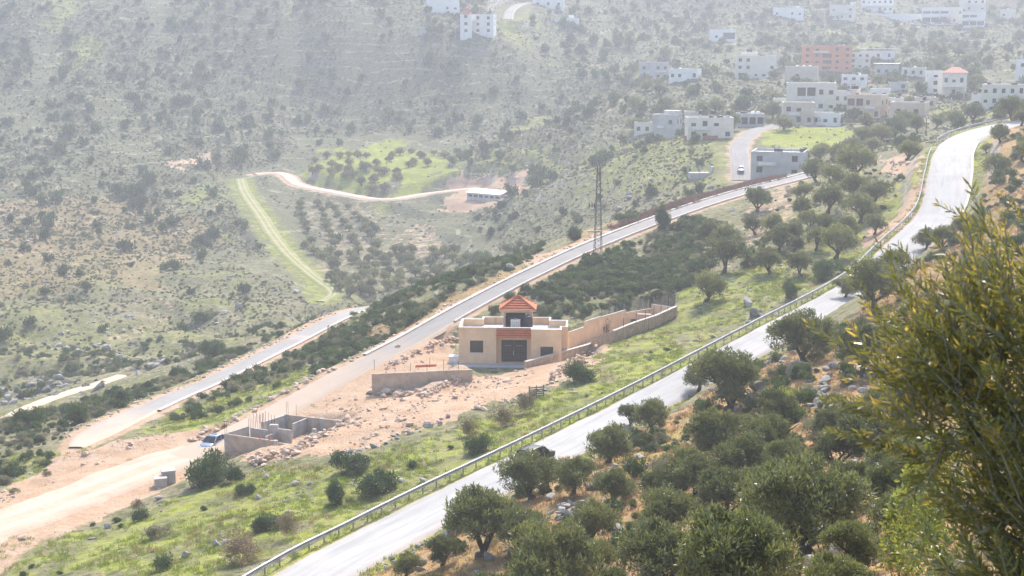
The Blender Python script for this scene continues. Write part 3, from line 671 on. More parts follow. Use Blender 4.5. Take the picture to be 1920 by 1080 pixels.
def outline_walls(ol, z0, z1, zs, t=0.22, holes=None):
    """walls round an outline (counter-clockwise), parapet above a roof at zs, openings cut in each run.
    holes: run index -> [(s0, s1, za, zb, depth)]"""
    mb = MB(); n = len(ol); ol = [np.array(p, float) for p in ol]; holes = holes or {}
    ins = []
    for i in range(n):
        d0 = ol[i] - ol[i - 1]; d1 = ol[(i + 1) % n] - ol[i]; d0 /= np.linalg.norm(d0); d1 /= np.linalg.norm(d1)
        n0 = np.array([-d0[1], d0[0]]); n1 = np.array([-d1[1], d1[0]])
        k = (n0 + n1); ins.append(ol[i] + k * t / max(0.2, 1 + n0 @ n1))
    for i in range(n):
        a, b = ol[i], ol[(i + 1) % n]; L = np.linalg.norm(b - a); d = (b - a) / L; nn = np.array([-d[1], d[0]])
        def q(s, z, dep=0.0): p = a + d * s + nn * dep; return (p[0], p[1], z)
        def quad(s0, s1, za, zb):
            if s1 - s0 > 1e-4 and zb - za > 1e-4: mb.add([q(s0, za), q(s1, za), q(s1, zb), q(s0, zb)], [(0, 1, 2, 3)])
        s = 0.0
        cols = {}
        for h in sorted(holes.get(i, [])): cols.setdefault((h[0], h[1]), []).append(h)
        for (s0, s1), hs in sorted(cols.items()):
            quad(s, s0, z0, z1); s = s1; zc = z0
            for (_, _, za, zb, dep) in sorted(hs, key=lambda h: h[2]):
                quad(s0, s1, zc, za); zc = zb
                mb.add([q(s0, za), q(s0, za, dep), q(s0, zb, dep), q(s0, zb)], [(0, 1, 2, 3)])
                mb.add([q(s1, za), q(s1, zb), q(s1, zb, dep), q(s1, za, dep)], [(0, 1, 2, 3)])
                mb.add([q(s0, zb), q(s0, zb, dep), q(s1, zb, dep), q(s1, zb)], [(0, 1, 2, 3)])
                mb.add([q(s0, za), q(s1, za), q(s1, za, dep), q(s0, za, dep)], [(0, 1, 2, 3)])
            quad(s0, s1, zc, z1)
        quad(s, L, z0, z1)
        ai, bi = ins[i], ins[(i + 1) % n]
        mb.add([(a[0], a[1], z1), (b[0], b[1], z1), (bi[0], bi[1], z1), (ai[0], ai[1], z1)], [(0, 1, 2, 3)])
        mb.add([(ai[0], ai[1], zs), (ai[0], ai[1], z1), (bi[0], bi[1], z1), (bi[0], bi[1], zs)], [(0, 1, 2, 3)])
    return mb, ins
def coping(ol, ins, z, h=0.07, out=0.04):
    mb = MB(); n = len(ol); ol = [np.array(p, float) for p in ol]
    oo = []; ii = []
    for p, r in zip(ol, ins):
        d = p - r; d = d / (np.linalg.norm(d) + 1e-9); oo.append(p + d * out); ii.append(r - d * out * 0.5)
    for i in range(n):
        j = (i + 1) % n; a, b, c, e = oo[i], oo[j], ii[j], ii[i]
        mb.add([(a[0], a[1], z), (b[0], b[1], z), (b[0], b[1], z + h), (a[0], a[1], z + h)], [(0, 1, 2, 3)])
        mb.add([(a[0], a[1], z + h), (b[0], b[1], z + h), (c[0], c[1], z + h), (e[0], e[1], z + h)], [(0, 1, 2, 3)])
        mb.add([(e[0], e[1], z), (e[0], e[1], z + h), (c[0], c[1], z + h), (c[0], c[1], z)], [(0, 1, 2, 3)])
        mb.add([(a[0], a[1], z), (e[0], e[1], z), (c[0], c[1], z), (b[0], b[1], z)], [(0, 1, 2, 3)])
    return mb
def roof_poly(ins, z):
    return mesh_np('roof', [(p[0], p[1], z) for p in ins], [tuple(range(len(ins)))], None)
def window_part(parent, a, b, s0, s1, za, zb, dep, name='window', mull=1, mat=None, frame=None, bars=0.06):
    """glazing with a frame, set back in its opening; run a->b"""
    a = np.array(a, float); b = np.array(b, float); d = (b - a) / np.linalg.norm(b - a); nn = np.array([-d[1], d[0]])
    rz = math.atan2(d[1], d[0]); o = a + d * s0 + nn * (dep - 0.02); w = s1 - s0; h = zb - za
    g = MB().box(0.01, w - 0.01, 0.0, 0.018, 0.01, h - 0.01).build(name, mat or M_GLASS, parent, (o[0], o[1], za), rz)
    fb = MB(); k = bars
    fb.box(0.002, k, -0.05, -0.002, 0.002, h - 0.002).box(w - k, w - 0.002, -0.05, -0.002, 0.002, h - 0.002)
    fb.box(k, w - k, -0.05, -0.002, 0.002, k).box(k, w - k, -0.05, -0.002, h - k, h - 0.002)
    for m in range(mull):
        x = w * (m + 1) / (mull + 1); fb.box(x - k * 0.4, x + k * 0.4, -0.045, -0.002, k, h - k)
    fb.build('frame', frame or M_FRAME, g)
    return g
def empty(name, loc, rz=0.0):
    o = bpy.data.objects.new(name, None); C.objects.link(o); o.location = [float(q) for q in loc]; o.rotation_euler = (0, 0, rz); o.empty_display_size = 0.5
    return o
def tile_slope(parent, p00, p10, p11, p01, rows, name='tile_course'):
    """courses of tiles up a sloping face p00-p10 (eave) to p01-p11 (top); every course a lapped, ribbed strip"""
    p00, p10, p11, p01 = [np.array(p, float) for p in (p00, p10, p11, p01)]
    nrm = np.cross(p10 - p00, (p01 + p11) / 2 - p00); nrm /= np.linalg.norm(nrm)
    for r in range(rows):
        t0 = r / rows; t1 = min(1.0, (r + 0.84) / rows)  # course stops short; the dark gap stands for the lap's shadow
        a = p00 + (p01 - p00) * t0; b = p10 + (p11 - p10) * t0; c = p10 + (p11 - p10) * t1; d = p00 + (p01 - p00) * t1
        L = np.linalg.norm(b - a); m = max(2, int(L / 0.13)); V = []; F = []
        for i in range(m + 1):
            f = i / m; rib = 0.012 * (1 if i % 2 else 0)
            V += [a + (b - a) * f + nrm * (0.02 + rib), a + (b - a) * f + nrm * (0.09 + rib), d + (c - d) * f + nrm * (0.012 + rib)]
        for i in range(m):
            k = i * 3; F += [(k, k + 3, k + 4, k + 1), (k + 1, k + 4, k + 5, k + 2)]
        link(name, mesh_np(name, V, F, M_TILE), parent)
def water_tank(loc, r, h, mat, label, group=None, n=16, lid=True):
    t = empty('water_tank', loc); tag(t, label, 'water tank', group)
    mb = MB(); mb.tube([(0, 0, 0), (0, 0, h * 0.86), (0, 0, h * 0.95), (0, 0, h)], [r, r, r * 0.82, r * 0.35], n)
    mb.build('body', mat, t, smooth=False)
    if lid: MB().cyl(0, 0, h, h + 0.1, r * 0.3, r * 0.3, 12).build('lid', M_TANKB if mat is M_TANKB else M_CONCT, t)
    return t

# ------------------------------------------------------------------ the peach house
house = empty('house', HOUSE, HROT)
tag(house, 'peach rendered flat-roofed house with red tiled stair tower and black front door', 'house')
OL = [(-6.97, 0), (2.72, 0), (2.72, -1.0), (6.76, -1.0), (6.76, 1.0), (7.55, 1.0), (7.55, 5.5), (5.2, 5.5), (5.2, 7.5), (-4.2, 7.5), (-4.2, 6.0), (-6.97, 6.0)]
HT, HS = 4.95, 4.05
WIN1 = (1.48, 3.26, 1.55, 3.2); REC = (5.02, 9.68, 0.12, 3.72); WIN2 = (1.25, 2.95, 1.05, 2.65)
mb, ins = outline_walls(OL, -2.5, HT, HS, 0.22, {0: [(*WIN1, 0.16), (*REC, 1.1)], 2: [(*WIN2, 0.16)]})
mb.build('wall', M_PEACH, house)
link('roof', roof_poly(ins, HS), house).data.materials.append(M_ROOFW)
coping(OL, ins, HT).build('coping', M_ROOFW, house)
window_part(house, OL[0], OL[1], *WIN1, 0.16, mull=0, mat=M_GLASS)
window_part(house, OL[2], OL[3], *WIN2, 0.16, mull=1, mat=M_GLASS)
sill = MB().box(-5.6, -3.6, -0.07, -0.004, 1.45, 1.545).build('window_sill', M_ROOFW, house)
MB().box(3.85, 5.8, -1.07, -1.004, 0.95, 1.045).build('window_sill', M_ROOFW, house)
# recessed porch wall with the doors
mb = MB(); y = 1.1; x0, x1 = -1.95, 2.71; d0, d1, dz = -1.35, 2.1, 3.1
mb.box(x0, d0, y, y + 0.15, 0.12, 3.72).box(d1, x1, y, y + 0.15, 0.12, 3.72).box(d0, d1, y, y + 0.15, dz, 3.72)
mb.build('porch_wall', M_PEACH, house)
for k, (xa, xb) in enumerate(((d0 + 0.02, (d0 + d1) / 2 - 0.01), ((d0 + d1) / 2 + 0.01, d1 - 0.02))):
    dr = MB().box(xa, xb, y + 0.05, y + 0.11, 0.13, dz - 0.01).build('door', M_DARKM, house)
    pn = MB(); w = (xb - xa)
    for i in range(2):
        px0 = xa + 0.12 + i * (w - 0.16) / 2; px1 = px0 + (w - 0.32) / 2
        pn.box(px0, px1, y + 0.025, y + 0.048, 0.35, 1.25).box(px0, px1, y + 0.025, y + 0.048, 1.45, 2.75)
        for q in range(5): xx = px0 + 0.06 + q * (px1 - px0 - 0.12) / 4; pn.box(xx - 0.012, xx + 0.012, y + 0.008, y + 0.024, 1.5, 2.7)
    pn.build('panel', M_FRAME, dr)
MB().box((d0 + d1) / 2 - 0.10, (d0 + d1) / 2 - 0.05, y + 0.0, y + 0.04, 1.0, 1.55).build('door_handle', M_TANKW, house)
for k in range(2): MB().box(d0 + 0.5 + k * 1.5, d0 + 1.35 + k * 1.5, y - 0.02, y + 0.01, 2.28, 2.34).build('door_plate', M_STEEL, house)
# tiled canopy across the porch
tile_slope(house, (-1.93, -0.55, 3.74), (2.70, -0.55, 3.74), (2.70, -0.03, 4.93), (-1.93, -0.03, 4.93), 4)
MB().add([(-1.94, -0.52, 3.72), (2.71, -0.52, 3.72), (2.71, -0.004, 4.9), (-1.94, -0.004, 4.9), (-1.94, -0.004, 3.72), (2.71, -0.004, 3.72)],
         [(0, 1, 2, 3), (0, 3, 4), (1, 5, 2), (0, 4, 5, 1)]).build('canopy', M_UNDER, house)
# stair tower with pyramid roof
TX0, TX1, TY0, TY1, TZ = -1.15, 2.75, 3.0, 6.4, 6.75
tw = MB().box(TX0, TX0 + 0.28, TY0, TY1, HS, TZ).box(TX1 - 0.95, TX1, TY0, TY1, HS, TZ).box(TX0 + 0.28, TX1 - 0.95, TY0, TY0 + 0.2, TZ - 0.3, TZ)
tower = tw.build('stair_tower', M_CONCD, house)
MB().box(TX0 + 0.283, TX1 - 0.953, TY1 - 0.2, TY1 - 0.003, HS, TZ - 0.003).build('stairwell_shade_wall', M_DARKM, tower)  # back wall in near-black: the stairwell's shade put into its colour
MB().box(TX0 + 0.283, TX1 - 0.953, TY0 + 0.9, TY0 + 1.0, HS + 0.003, TZ - 0.9).build('stairwell_shade_panel', M_DARKM, tower)  # added dark panel, no real door: stands for shade inside the opening
ex0, ex1, ey0, ey1 = TX0 - 0.55, TX1 + 0.5, TY0 - 0.6, TY1 + 0.5; ap = ((ex0 + ex1) / 2, (ey0 + ey1) / 2, TZ + 1.75)
MB().box(ex0 + 0.05, ex1 - 0.05, ey0 + 0.05, ey1 - 0.05, TZ + 0.003, TZ + 0.13).build('eaves', M_PEACH, tower)
pr = MB().add([(ex0, ey0, TZ + 0.135), (ex1, ey0, TZ + 0.135), (ex1, ey1, TZ + 0.135), (ex0, ey1, TZ + 0.135), ap], [(3, 2, 1, 0), (0, 1, 4), (1, 2, 4), (2, 3, 4), (3, 0, 4)]).build('tower_roof', M_UNDER, house)
cs = [np.array(p) for p in ((ex0, ey0, TZ + 0.14), (ex1, ey0, TZ + 0.14), (ex1, ey1, TZ + 0.14), (ex0, ey1, TZ + 0.14))]
for i in range(4): tile_slope(pr, cs[i], cs[(i + 1) % 4], ap, ap, 6)
hip = MB()
for c_ in cs: hip.tube([c_ + (0, 0, 0.05), np.array(ap) + (0, 0, 0.08)], [0.11, 0.11], 6)
hip.build('hip_tile', M_TILE, pr)
MB().box(-7.6, 3.6, -2.2, -0.05, -0.6, 0.10).build('porch_slab', M_CONCT, house)
MB().box(-8.4, -7.0, 0.3, 1.9, -0.4, 0.9).build('side_slab', M_ROOFW, house)
for k in range(3): MB().bar((-2.6 + 0.16 * k, 6.9, HS), (-2.6 + 0.16 * k, 6.85, HS + 1.0), 0.03).build('rebar', M_RUST, house)

def hw(lx, ly, lz):
    c, s = math.cos(HROT), math.sin(HROT); return (HOUSE[0] + c * lx - s * ly, HOUSE[1] + s * lx + c * ly, HOUSE[2] + lz)
t = empty('water_tank', hw(0.55, 1.6, HS + 0.56), HROT); tag(t, 'white square caged water tank on the peach house roof', 'water tank')
MB().box(-0.62, 0.62, -0.55, 0.55, 0.12, 1.15).build('body', M_TANKW, t)
MB().cyl(0, 0, 1.155, 1.3, 0.2, 0.2, 12).build('lid', M_CONCT, t)
cg = MB()
for i in range(6): x = -0.65 + i * 0.26; cg.box(x - 0.012, x + 0.012, -0.59, -0.565, 0.1, 1.2).box(x - 0.012, x + 0.012, 0.565, 0.59, 0.1, 1.2)
for i in range(5): z = 0.12 + i * 0.26; cg.box(-0.66, 0.66, -0.615, -0.592, z - 0.012, z + 0.012)
cg.build('cage', M_STEEL, t)['kind'] = 'stuff'; MB().box(-0.64, 0.64, -0.57, 0.57, 0.0, 0.1).build('pallet', M_CONCD, t); MB().box(-0.6, 0.6, -0.5, 0.5, -0.55, -0.003).build('stand', M_CONC, t)
MB().box(-0.6, 0.6, -0.6, 0.6, -0.5, -0.003).build('stand', M_CONC, water_tank(hw(2.25, 2.0, HS + 0.51), 0.6, 1.75, M_TANKB, 'black upright water tank beside the stair tower of the peach house'))

# ------------------------------------------------------------------ walls round the peach house
def foot(x, y, dmin=100): return hit(x, y, dmin)
def z_at(x, y, D): return P(x, y, D)[2]
def posts(parent, pts, h, w=0.045, mat=None, lean=0.05):
    for (x, y, z) in pts:
        MB().bar((x, y, z), (x + random.uniform(-lean, lean), y, z + h), w).build('post', mat or M_RUST, parent)
# board-marked concrete retaining wall in front, stepping up to the right
rw = empty('retaining_wall', (0, 0, 0)); tag(rw, 'stepped board-marked concrete retaining wall below the peach house', 'wall')
Drw = 172.0
seg = [(697, 694, 802, 703), (802, 691, 861, 698), (861, 692, 885, 694)]
for (xa, ya, xb, yb) in seg:
    a = P(xa, ya, Drw); b = P(xb, yb, Drw + (xb - xa) * 0.012); a[2] = b[2] = (a[2] + b[2]) / 2
    n_ = 5
    for q in range(n_):                           # lifts of shuttered concrete, a little proud of each other
        z1 = a[2] - q * 0.42; MB().wall(a, b, 0.30 + 0.012 * (q % 2), z1 - 0.405, z1).build('concrete_lift', M_CONCD, rw)
    MB().wall(a, b, 0.27, a[2] - 3.2, a[2] - 0.03).build('core', M_CONCD, rw)
    Drw = b[1] + 0.1
for (x, y) in ((702, 694), (741, 697), (770, 700), (801, 702), (806, 690), (832, 694), (860, 697)): posts(rw, [P(x, y, 172.3 + (x - 700) * 0.012)], 1.35, 0.05)
pl = MB().bar(P(779, 687, 176), P(818, 685, 177), 0.12, 0.3).build('plank', simple_mat('red painted plank', (0.5, 0.13, 0.07), 0.7), None)
tag(pl, 'red plank lying across the soil behind the retaining wall', 'plank')

# stone garden wall climbing from the porch to the top of the plot
M_STONE = simple_mat('honey limestone', (0.50, 0.36, 0.24), 0.9, 0.25, 1.4, bmp=0.03, stain=(0.36, 0.24, 0.16))
M_STONE2 = simple_mat('pale limestone', (0.56, 0.50, 0.44), 0.9, 0.2, 1.1, bmp=0.03, stain=(0.36, 0.32, 0.28))
sw = empty('garden_wall', (0, 0, 0)); tag(sw, 'long honey-coloured stone wall climbing the slope behind the grass', 'wall')
wp = [(x, yt, yb, D) for (x, yt, yb), D in zip(WPX, WD)]
W = [(P(x, yt, D), z_at(x, yb, D)) for x, yt, yb, D in wp]
for (a, za), (b, zb) in zip(W[:-1], W[1:]):
    MB().wall(a, b, 0.34, za - 1.0, a[2], zb - 1.0, b[2]).build('core', M_STONE, sw)
    MB().wall(a, b, 0.46, a[2] + 0.003, a[2] + 0.11, b[2] + 0.003, b[2] + 0.11).build('coping', M_STONE2, sw)
    L = np.linalg.norm((b - a)[:2]); d = (b - a)[:2] / L; nn = np.array([d[1], -d[0]]); st = MB(); s = 0.1   # camera side
    while s < L - 0.1:
        wdt = random.uniform(0.28, 0.6); zb_ = za + (zb - za) * s / L - 0.8; zt_ = a[2] + (b[2] - a[2]) * s / L; z = zb_
        while z < zt_ - 0.08:
            hh = min(random.uniform(0.18, 0.32), zt_ - z - 0.02)
            p = a[:2] + d * s; o = nn * (0.17 + random.uniform(0.02, 0.075)); w2 = min(wdt, L - s - 0.05) - 0.04
            if hh > 0.05 and w2 > 0.1:
                f = [p + nn * 0.165, p + d * w2 + nn * 0.165]; g_ = [p + d * 0.03 + o, p + d * (w2 - 0.03) + o]
                st.add([(*f[0], z), (*f[1], z), (*f[1], z + hh - 0.03), (*f[0], z + hh - 0.03), (*g_[0], z + 0.03), (*g_[1], z + 0.03), (*g_[1], z + hh - 0.06), (*g_[0], z + hh - 0.06)],
                       [(4, 5, 6, 7), (0, 1, 5, 4), (1, 2, 6, 5), (2, 3, 7, 6), (3, 0, 4, 7)])
            z += hh
        s += wdt
    o = st.build('stonework', M_STONE, sw); o['kind'] = 'stuff'
posts(sw, [tuple(P(x, np.interp(x, [q[0] for q in WPX], [q[1] for q in WPX]), np.interp(x, [q[0] for q in WPX], WD))) for x in (1137, 1169, 1193, 1210, 1226, 1239, 1252)], 1.3, 0.06, M_DARKM)

# stepped peach boundary wall behind it
bw = empty('boundary_wall', (0, 0, 0)); tag(bw, 'stepped peach rendered boundary wall rising right of the house', 'wall')
for (xa, xb, yt, yb, D0, D1) in ((1066, 1097, 617, 640, 196, 200), (1097, 1128, 597, 636, 200, 204), (1128, 1172, 587, 632, 204, 209.5), (1172, 1221, 582, 615, 209.5, 213), (1222, 1262, 573, 600, 213, 210)):
    a = P(xa, yt, D0); b = P(xb, yt + 1.5, D1); z = (a[2] + b[2]) / 2
    MB().wall(a, b, 0.22, z_at(xa, yb, D0) - 1.0, z).build('panel', M_PEACH, bw)
    MB().wall(a, b, 0.27, z + 0.003, z + 0.05).build('coping', M_CONCT, bw)
posts(bw, [tuple(P(x, y, D)) for x, y, D in ((1128, 590, 204.2), (1173, 582, 209.8), (1218, 576, 213), (1224, 573, 212.8), (1253, 572, 211), (1264, 571, 210))], 1.5, 0.06, M_DARKM)
po = MB().box(-1.0, 1.0, -0.4, 0.4, 0.0, 1.0).build('hatch', M_CONCD, bw, P(1208, 601, 207.5), R(-12))

# ------------------------------------------------------------------ unfinished concrete ground floor by the junction
ub = empty('unfinished_building', (UM[0], UM[1], 0)); tag(ub, 'roofless grey concrete shell of a building with bare rebar beside the car', 'building')
def L2(p, z=None): return (p[0] - UM[0], p[1] - UM[1])
def lerp(a, b, t): return a + (b - a) * t
def cwall(a, b, z0, z1, t=0.2, mat=None, name='wall'): return MB().wall(L2(a), L2(b), t, z0, z1).build(name, mat or M_CONCD, ub)
ZG = ZT - 3.6
cwall(UA, lerp(UA, UB, 0.66), ZG, ZT - 0.03); cwall(lerp(UA, UB, 0.70), UB, ZG, ZT - 0.18)
cwall(lerp(UD, UC, 0.03), UC, ZG, ZT); cwall(UB, UC, ZG, ZT - 0.55)
cwall(UA, lerp(UA, UD, 0.36), ZG, ZT + 0.05, mat=M_CONC); cwall(lerp(UA, UD, 0.62), UD, ZG, ZT - 0.02, mat=M_CONC)
cwall(lerp(UA, UD, 0.36), lerp(UA, UD, 0.62), ZG, ZT - 1.3, mat=M_CONC)
q1 = lerp(UA, UD, 0.40); q2 = lerp(UB, UC, 0.40)
cwall(q1, lerp(q1, q2, 0.26), ZG, ZT - 0.25, mat=M_CONC, name='partition'); cwall(lerp(q1, q2, 0.42), lerp(q1, q2, 0.62), ZG, ZT + 0.1, 0.22, M_CONC, 'partition')
q3 = lerp(UA, UB, 0.40); q4 = lerp(UD, UC, 0.42); cwall(lerp(q3, q4, 0.18), lerp(q3, q4, 0.45), ZG, ZT - 0.3, mat=M_CONC, name='partition')
cwall(lerp(q3, q4, 0.70), q4, ZG, ZT - 0.1, mat=M_CONC, name='partition')
for t_, (a, b, c_) in enumerate(((UA, UB, 0.0), (UA, UB, 0.66), (UD, UC, 0.0), (UD, UC, 0.52), (UD, UC, 0.70), (UA, UD, 0.60))):
    p = lerp(a, b, c_); x, y = L2(p); MB().box(x - 0.2, x + 0.2, y - 0.2, y + 0.2, ZG, ZT + 0.04).build('column', M_CONC, ub)
pc = lerp(q2, UC, 0.35); pc = lerp(pc, UD, 0.25); x, y = L2(pc); MB().box(x - 0.2, x + 0.2, y - 0.2, y + 0.2, ZG, ZT - 0.4).build('column', M_CONC, ub)
p = lerp(q1, q2, 0.36); x, y = L2(p); MB().box(x - 0.5, x + 0.45, y - 0.25, y + 0.25, ZG, ZT + 0.5).build('column', M_CONC, ub)
mbr = [(lerp(UA, UD, 0.36 + 0.26 * i / 9), -1.3) for i in range(10)] + [(lerp(lerp(UA, UD, 0.5), q2, 0.05 * i), 0.1) for i in range(7)] + [(UA + (0.1, 0, 0), 0), (UA - (0.1, 0.05, 0), 0), (UD, 0), (UD + (0.2, 0.1, 0), 0), (lerp(UD, UC, 0.2), 0)]
for p, dz in mbr:
    x, y = L2(p); MB().bar((x, y, ZT + dz), (x + random.uniform(-.05, .05), y, ZT + dz + random.uniform(1.3, 1.7) - dz * 0.7), 0.035).build('rebar', M_RUST, ub)
M_REDB = simple_mat('red painted post', (0.55, 0.11, 0.05), 0.7)
for p, h in ((lerp(UA, UB, 0.45), 0.25), (lerp(UA, UB, 0.58), 0.55)): x, y = L2(p); MB().box(x - 0.06, x + 0.06, y - 0.06, y + 0.06, ZT - 0.3, ZT + h).build('red_post', M_REDB, ub)

# concrete boxes beside the dirt road
for (x, y, s, h, lab) in ((316, 905, 1.35, 1.35, 'tall grey concrete box standing beside the dirt road'), (301, 912, 1.2, 0.9, 'low pale concrete box at the edge of the dirt road')):
    p = foot(x, y); b = empty('concrete_box', p, R(20)); tag(b, lab, 'concrete box')
    MB().box(-s/2, s/2, -s/2, s/2, -0.3, h).build('body', M_CONC if s > 1.3 else M_CONCT, b); MB().box(-s/2 - 0.06, s/2 + 0.06, -s/2 - 0.06, s/2 + 0.06, h + 0.003, h + 0.12).build('cover', M_CONCT, b)
# timber pallet fence on the slope
pf = empty('pallet', foot(1006, 745), R(18)); tag(pf, 'weathered wooden pallet standing among stones above the rail', 'pallet')
M_WOOD = simple_mat('grey weathered wood', (0.24, 0.19, 0.15), 0.9, 0.3, 3.0)
for k in range(5): MB().box(-0.9, 0.9, -0.02, 0.01, 0.1 + k * 0.24, 0.24 + k * 0.24).build('slat', M_WOOD, pf)
for k in range(3): MB().box(-0.9 + k * 0.85, -0.8 + k * 0.85, 0.012, 0.10, 0.0, 1.35).build('upright', M_WOOD, pf)

# ------------------------------------------------------------------ guard rails
def guardrail(label, L, off, i0, i1, step=2.0):
    g = empty('guardrail', (0, 0, 0)); tag(g, label, 'guardrail')
    q = offset_line(L, off)[i0:i1]; t, n = line_frame(q)
    q[:, 2] -= 0.02
    prof = [(0.00, 0.44), (-0.08, 0.49), (-0.08, 0.55), (0.0, 0.60), (0.0, 0.64), (-0.08, 0.69), (-0.08, 0.75), (0.0, 0.80), (0.015, 0.80), (0.015, 0.44)]
    V = np.stack([np.stack([q[:, 0] + n[:, 0] * a, q[:, 1] + n[:, 1] * a, q[:, 2] + z], 1) for a, z in prof], 1).reshape(-1, 3); m = len(prof)
    i = np.arange(len(q) - 1)[:, None] * m + np.arange(m); j = np.arange(len(q) - 1)[:, None] * m + (np.arange(m) + 1) % m
    F = np.stack([i, j, j + m, i + m], -1).reshape(-1, 4)
    link('beam', mesh_np('beam', V, F, M_STEEL), g)
    s = np.concatenate([[0], np.cumsum(np.linalg.norm(np.diff(q[:, :2], axis=0), axis=1))]); pm = MB().box(-0.04, 0.04, -0.05, 0.05, -0.9, 0.78).mesh('post', M_STEEL)
    for d in np.arange(0.5, s[-1], step):
        x, y, z = (np.interp(d, s, q[:, k]) for k in range(3)); nx = np.interp(d, s, n[:, 0]); ny = np.interp(d, s, n[:, 1])
        link('post', pm, g, (x + nx * 0.075, y + ny * 0.075, z), math.atan2(-nx, ny))
    return g
guardrail('long steel guardrail along the valley side of the pale road', Ln, Ln[:, 3] / 2 + 0.75, idx(Ln, 84), idx(Ln, 286))
guardrail('short curved guardrail at the bend by the trees far up the road', Ln, Ln[:, 3] / 2 + 1.3, idx(Ln, 298), len(Ln) - 4)
# roadside drain slab
tg = LINES['near']

# ------------------------------------------------------------------ lattice pylon
py_b = foot(1121, 474, 200); D = py_b[1]; hgt = (476 - 316) / FPX * D * 1.03
pyl = empty('pylon', py_b, R(8)); tag(pyl, 'slim steel lattice power pylon beside the upper lane', 'pylon')
M_PYL = simple_mat('dull pylon steel', (0.17, 0.155, 0.145), 0.7, 0.25, 2.0, metal=0.4)
def leg(sx_, sy_, f): w = 0.64 * (1 - f) + 0.22 * f; return Vector((sx_ * w, sy_ * w, hgt * f))
for sx_ in (-1, 1):
    for sy_ in (-1, 1): MB().bar(leg(sx_, sy_, -0.04), leg(sx_, sy_, 1), 0.09).build('leg', M_PYL, pyl)
NB = 17
for k in range(NB):
    f0, f1 = k / NB, (k + 1) / NB
    for (a, b) in (((-1, -1), (1, -1)), ((1, -1), (1, 1)), ((1, 1), (-1, 1)), ((-1, 1), (-1, -1))):
        MB().bar(leg(*a, f0), leg(*b, f1), 0.055).build('brace', M_PYL, pyl)
        if k % 3 == 0: MB().bar(leg(*a, f1), leg(*b, f1), 0.055).build('brace', M_PYL, pyl)
MB().bar((-1.25, 0, hgt), (1.25, 0, hgt), 0.12).build('cross_arm', M_PYL, pyl)
for x in (-1.15, 0.05, 1.15): MB().tube([(x, 0, hgt), (x, 0, hgt + 0.25), (x, 0, hgt + 0.5), (x, 0, hgt + 1.2)], [0.05, 0.09, 0.07, 0.03], 8).build('insulator', M_PYL, pyl)
MB().bar((-1.6, 0, hgt * 0.545), (0.5, 0, hgt * 0.545), 0.09).build('cross_arm', M_PYL, pyl)
for x in (-1.55, -1.1, -0.7): MB().box(x - 0.08, x + 0.08, -0.1, 0.1, hgt * 0.545 - 0.25, hgt * 0.545 + 0.5).build('switch', M_PYL, pyl)
MB().bar((-0.95, 0, hgt * 0.72), (-0.2, 0, hgt * 0.725), 0.08).build('cross_arm', M_PYL, pyl)
MB().box(-1.9, 0.6, -0.7, -0.35, hgt * 0.245, hgt * 0.26).build('platform', M_STEEL, pyl)

# pole at the bend
def pole(x, y, h, label, dmin=100, mat=None, strut=False, lamp=False):
    p = foot(x, y, dmin); o = empty('utility_pole', p); tag(o, label, 'pole')
    MB().tube([(0, 0, -0.4), (0, 0, h)], [0.14, 0.09], 8).build('shaft', mat or M_CONCD, o)
    if strut: MB().bar((-2.0, -0.2, 0), (0, 0, h * 0.55), 0.1).build('strut', M_WOOD, o)
    MB().box(-0.13, 0.13, -0.13, 0.13, h + 0.003, h + 0.45).build('cap', M_TANKW, o)
    if lamp: MB().bar((0, 0, h - 0.3), (0.9, -0.6, h + 0.2), 0.08).build('lamp_arm', M_STEEL, o)
    return o
pole(1736, 252, 4.6, 'dark pole with white cap beside the bend in the road', 250, M_RUST, True)
pole(1782, 228, 6.5, 'pale lamp pole with bent arm among trees past the bend', 280, M_STEEL, False, True)
pole(1408, 236, 7.5, 'thin pale pole standing at the village road corner', 330, M_STEEL)
pole(1424, 232, 8.0, 'thin pole further along the village road', 330, M_CONCT)
pole(1362, 236, 8.5, 'thick concrete pole beside the long cream house', 330, M_CONCT)

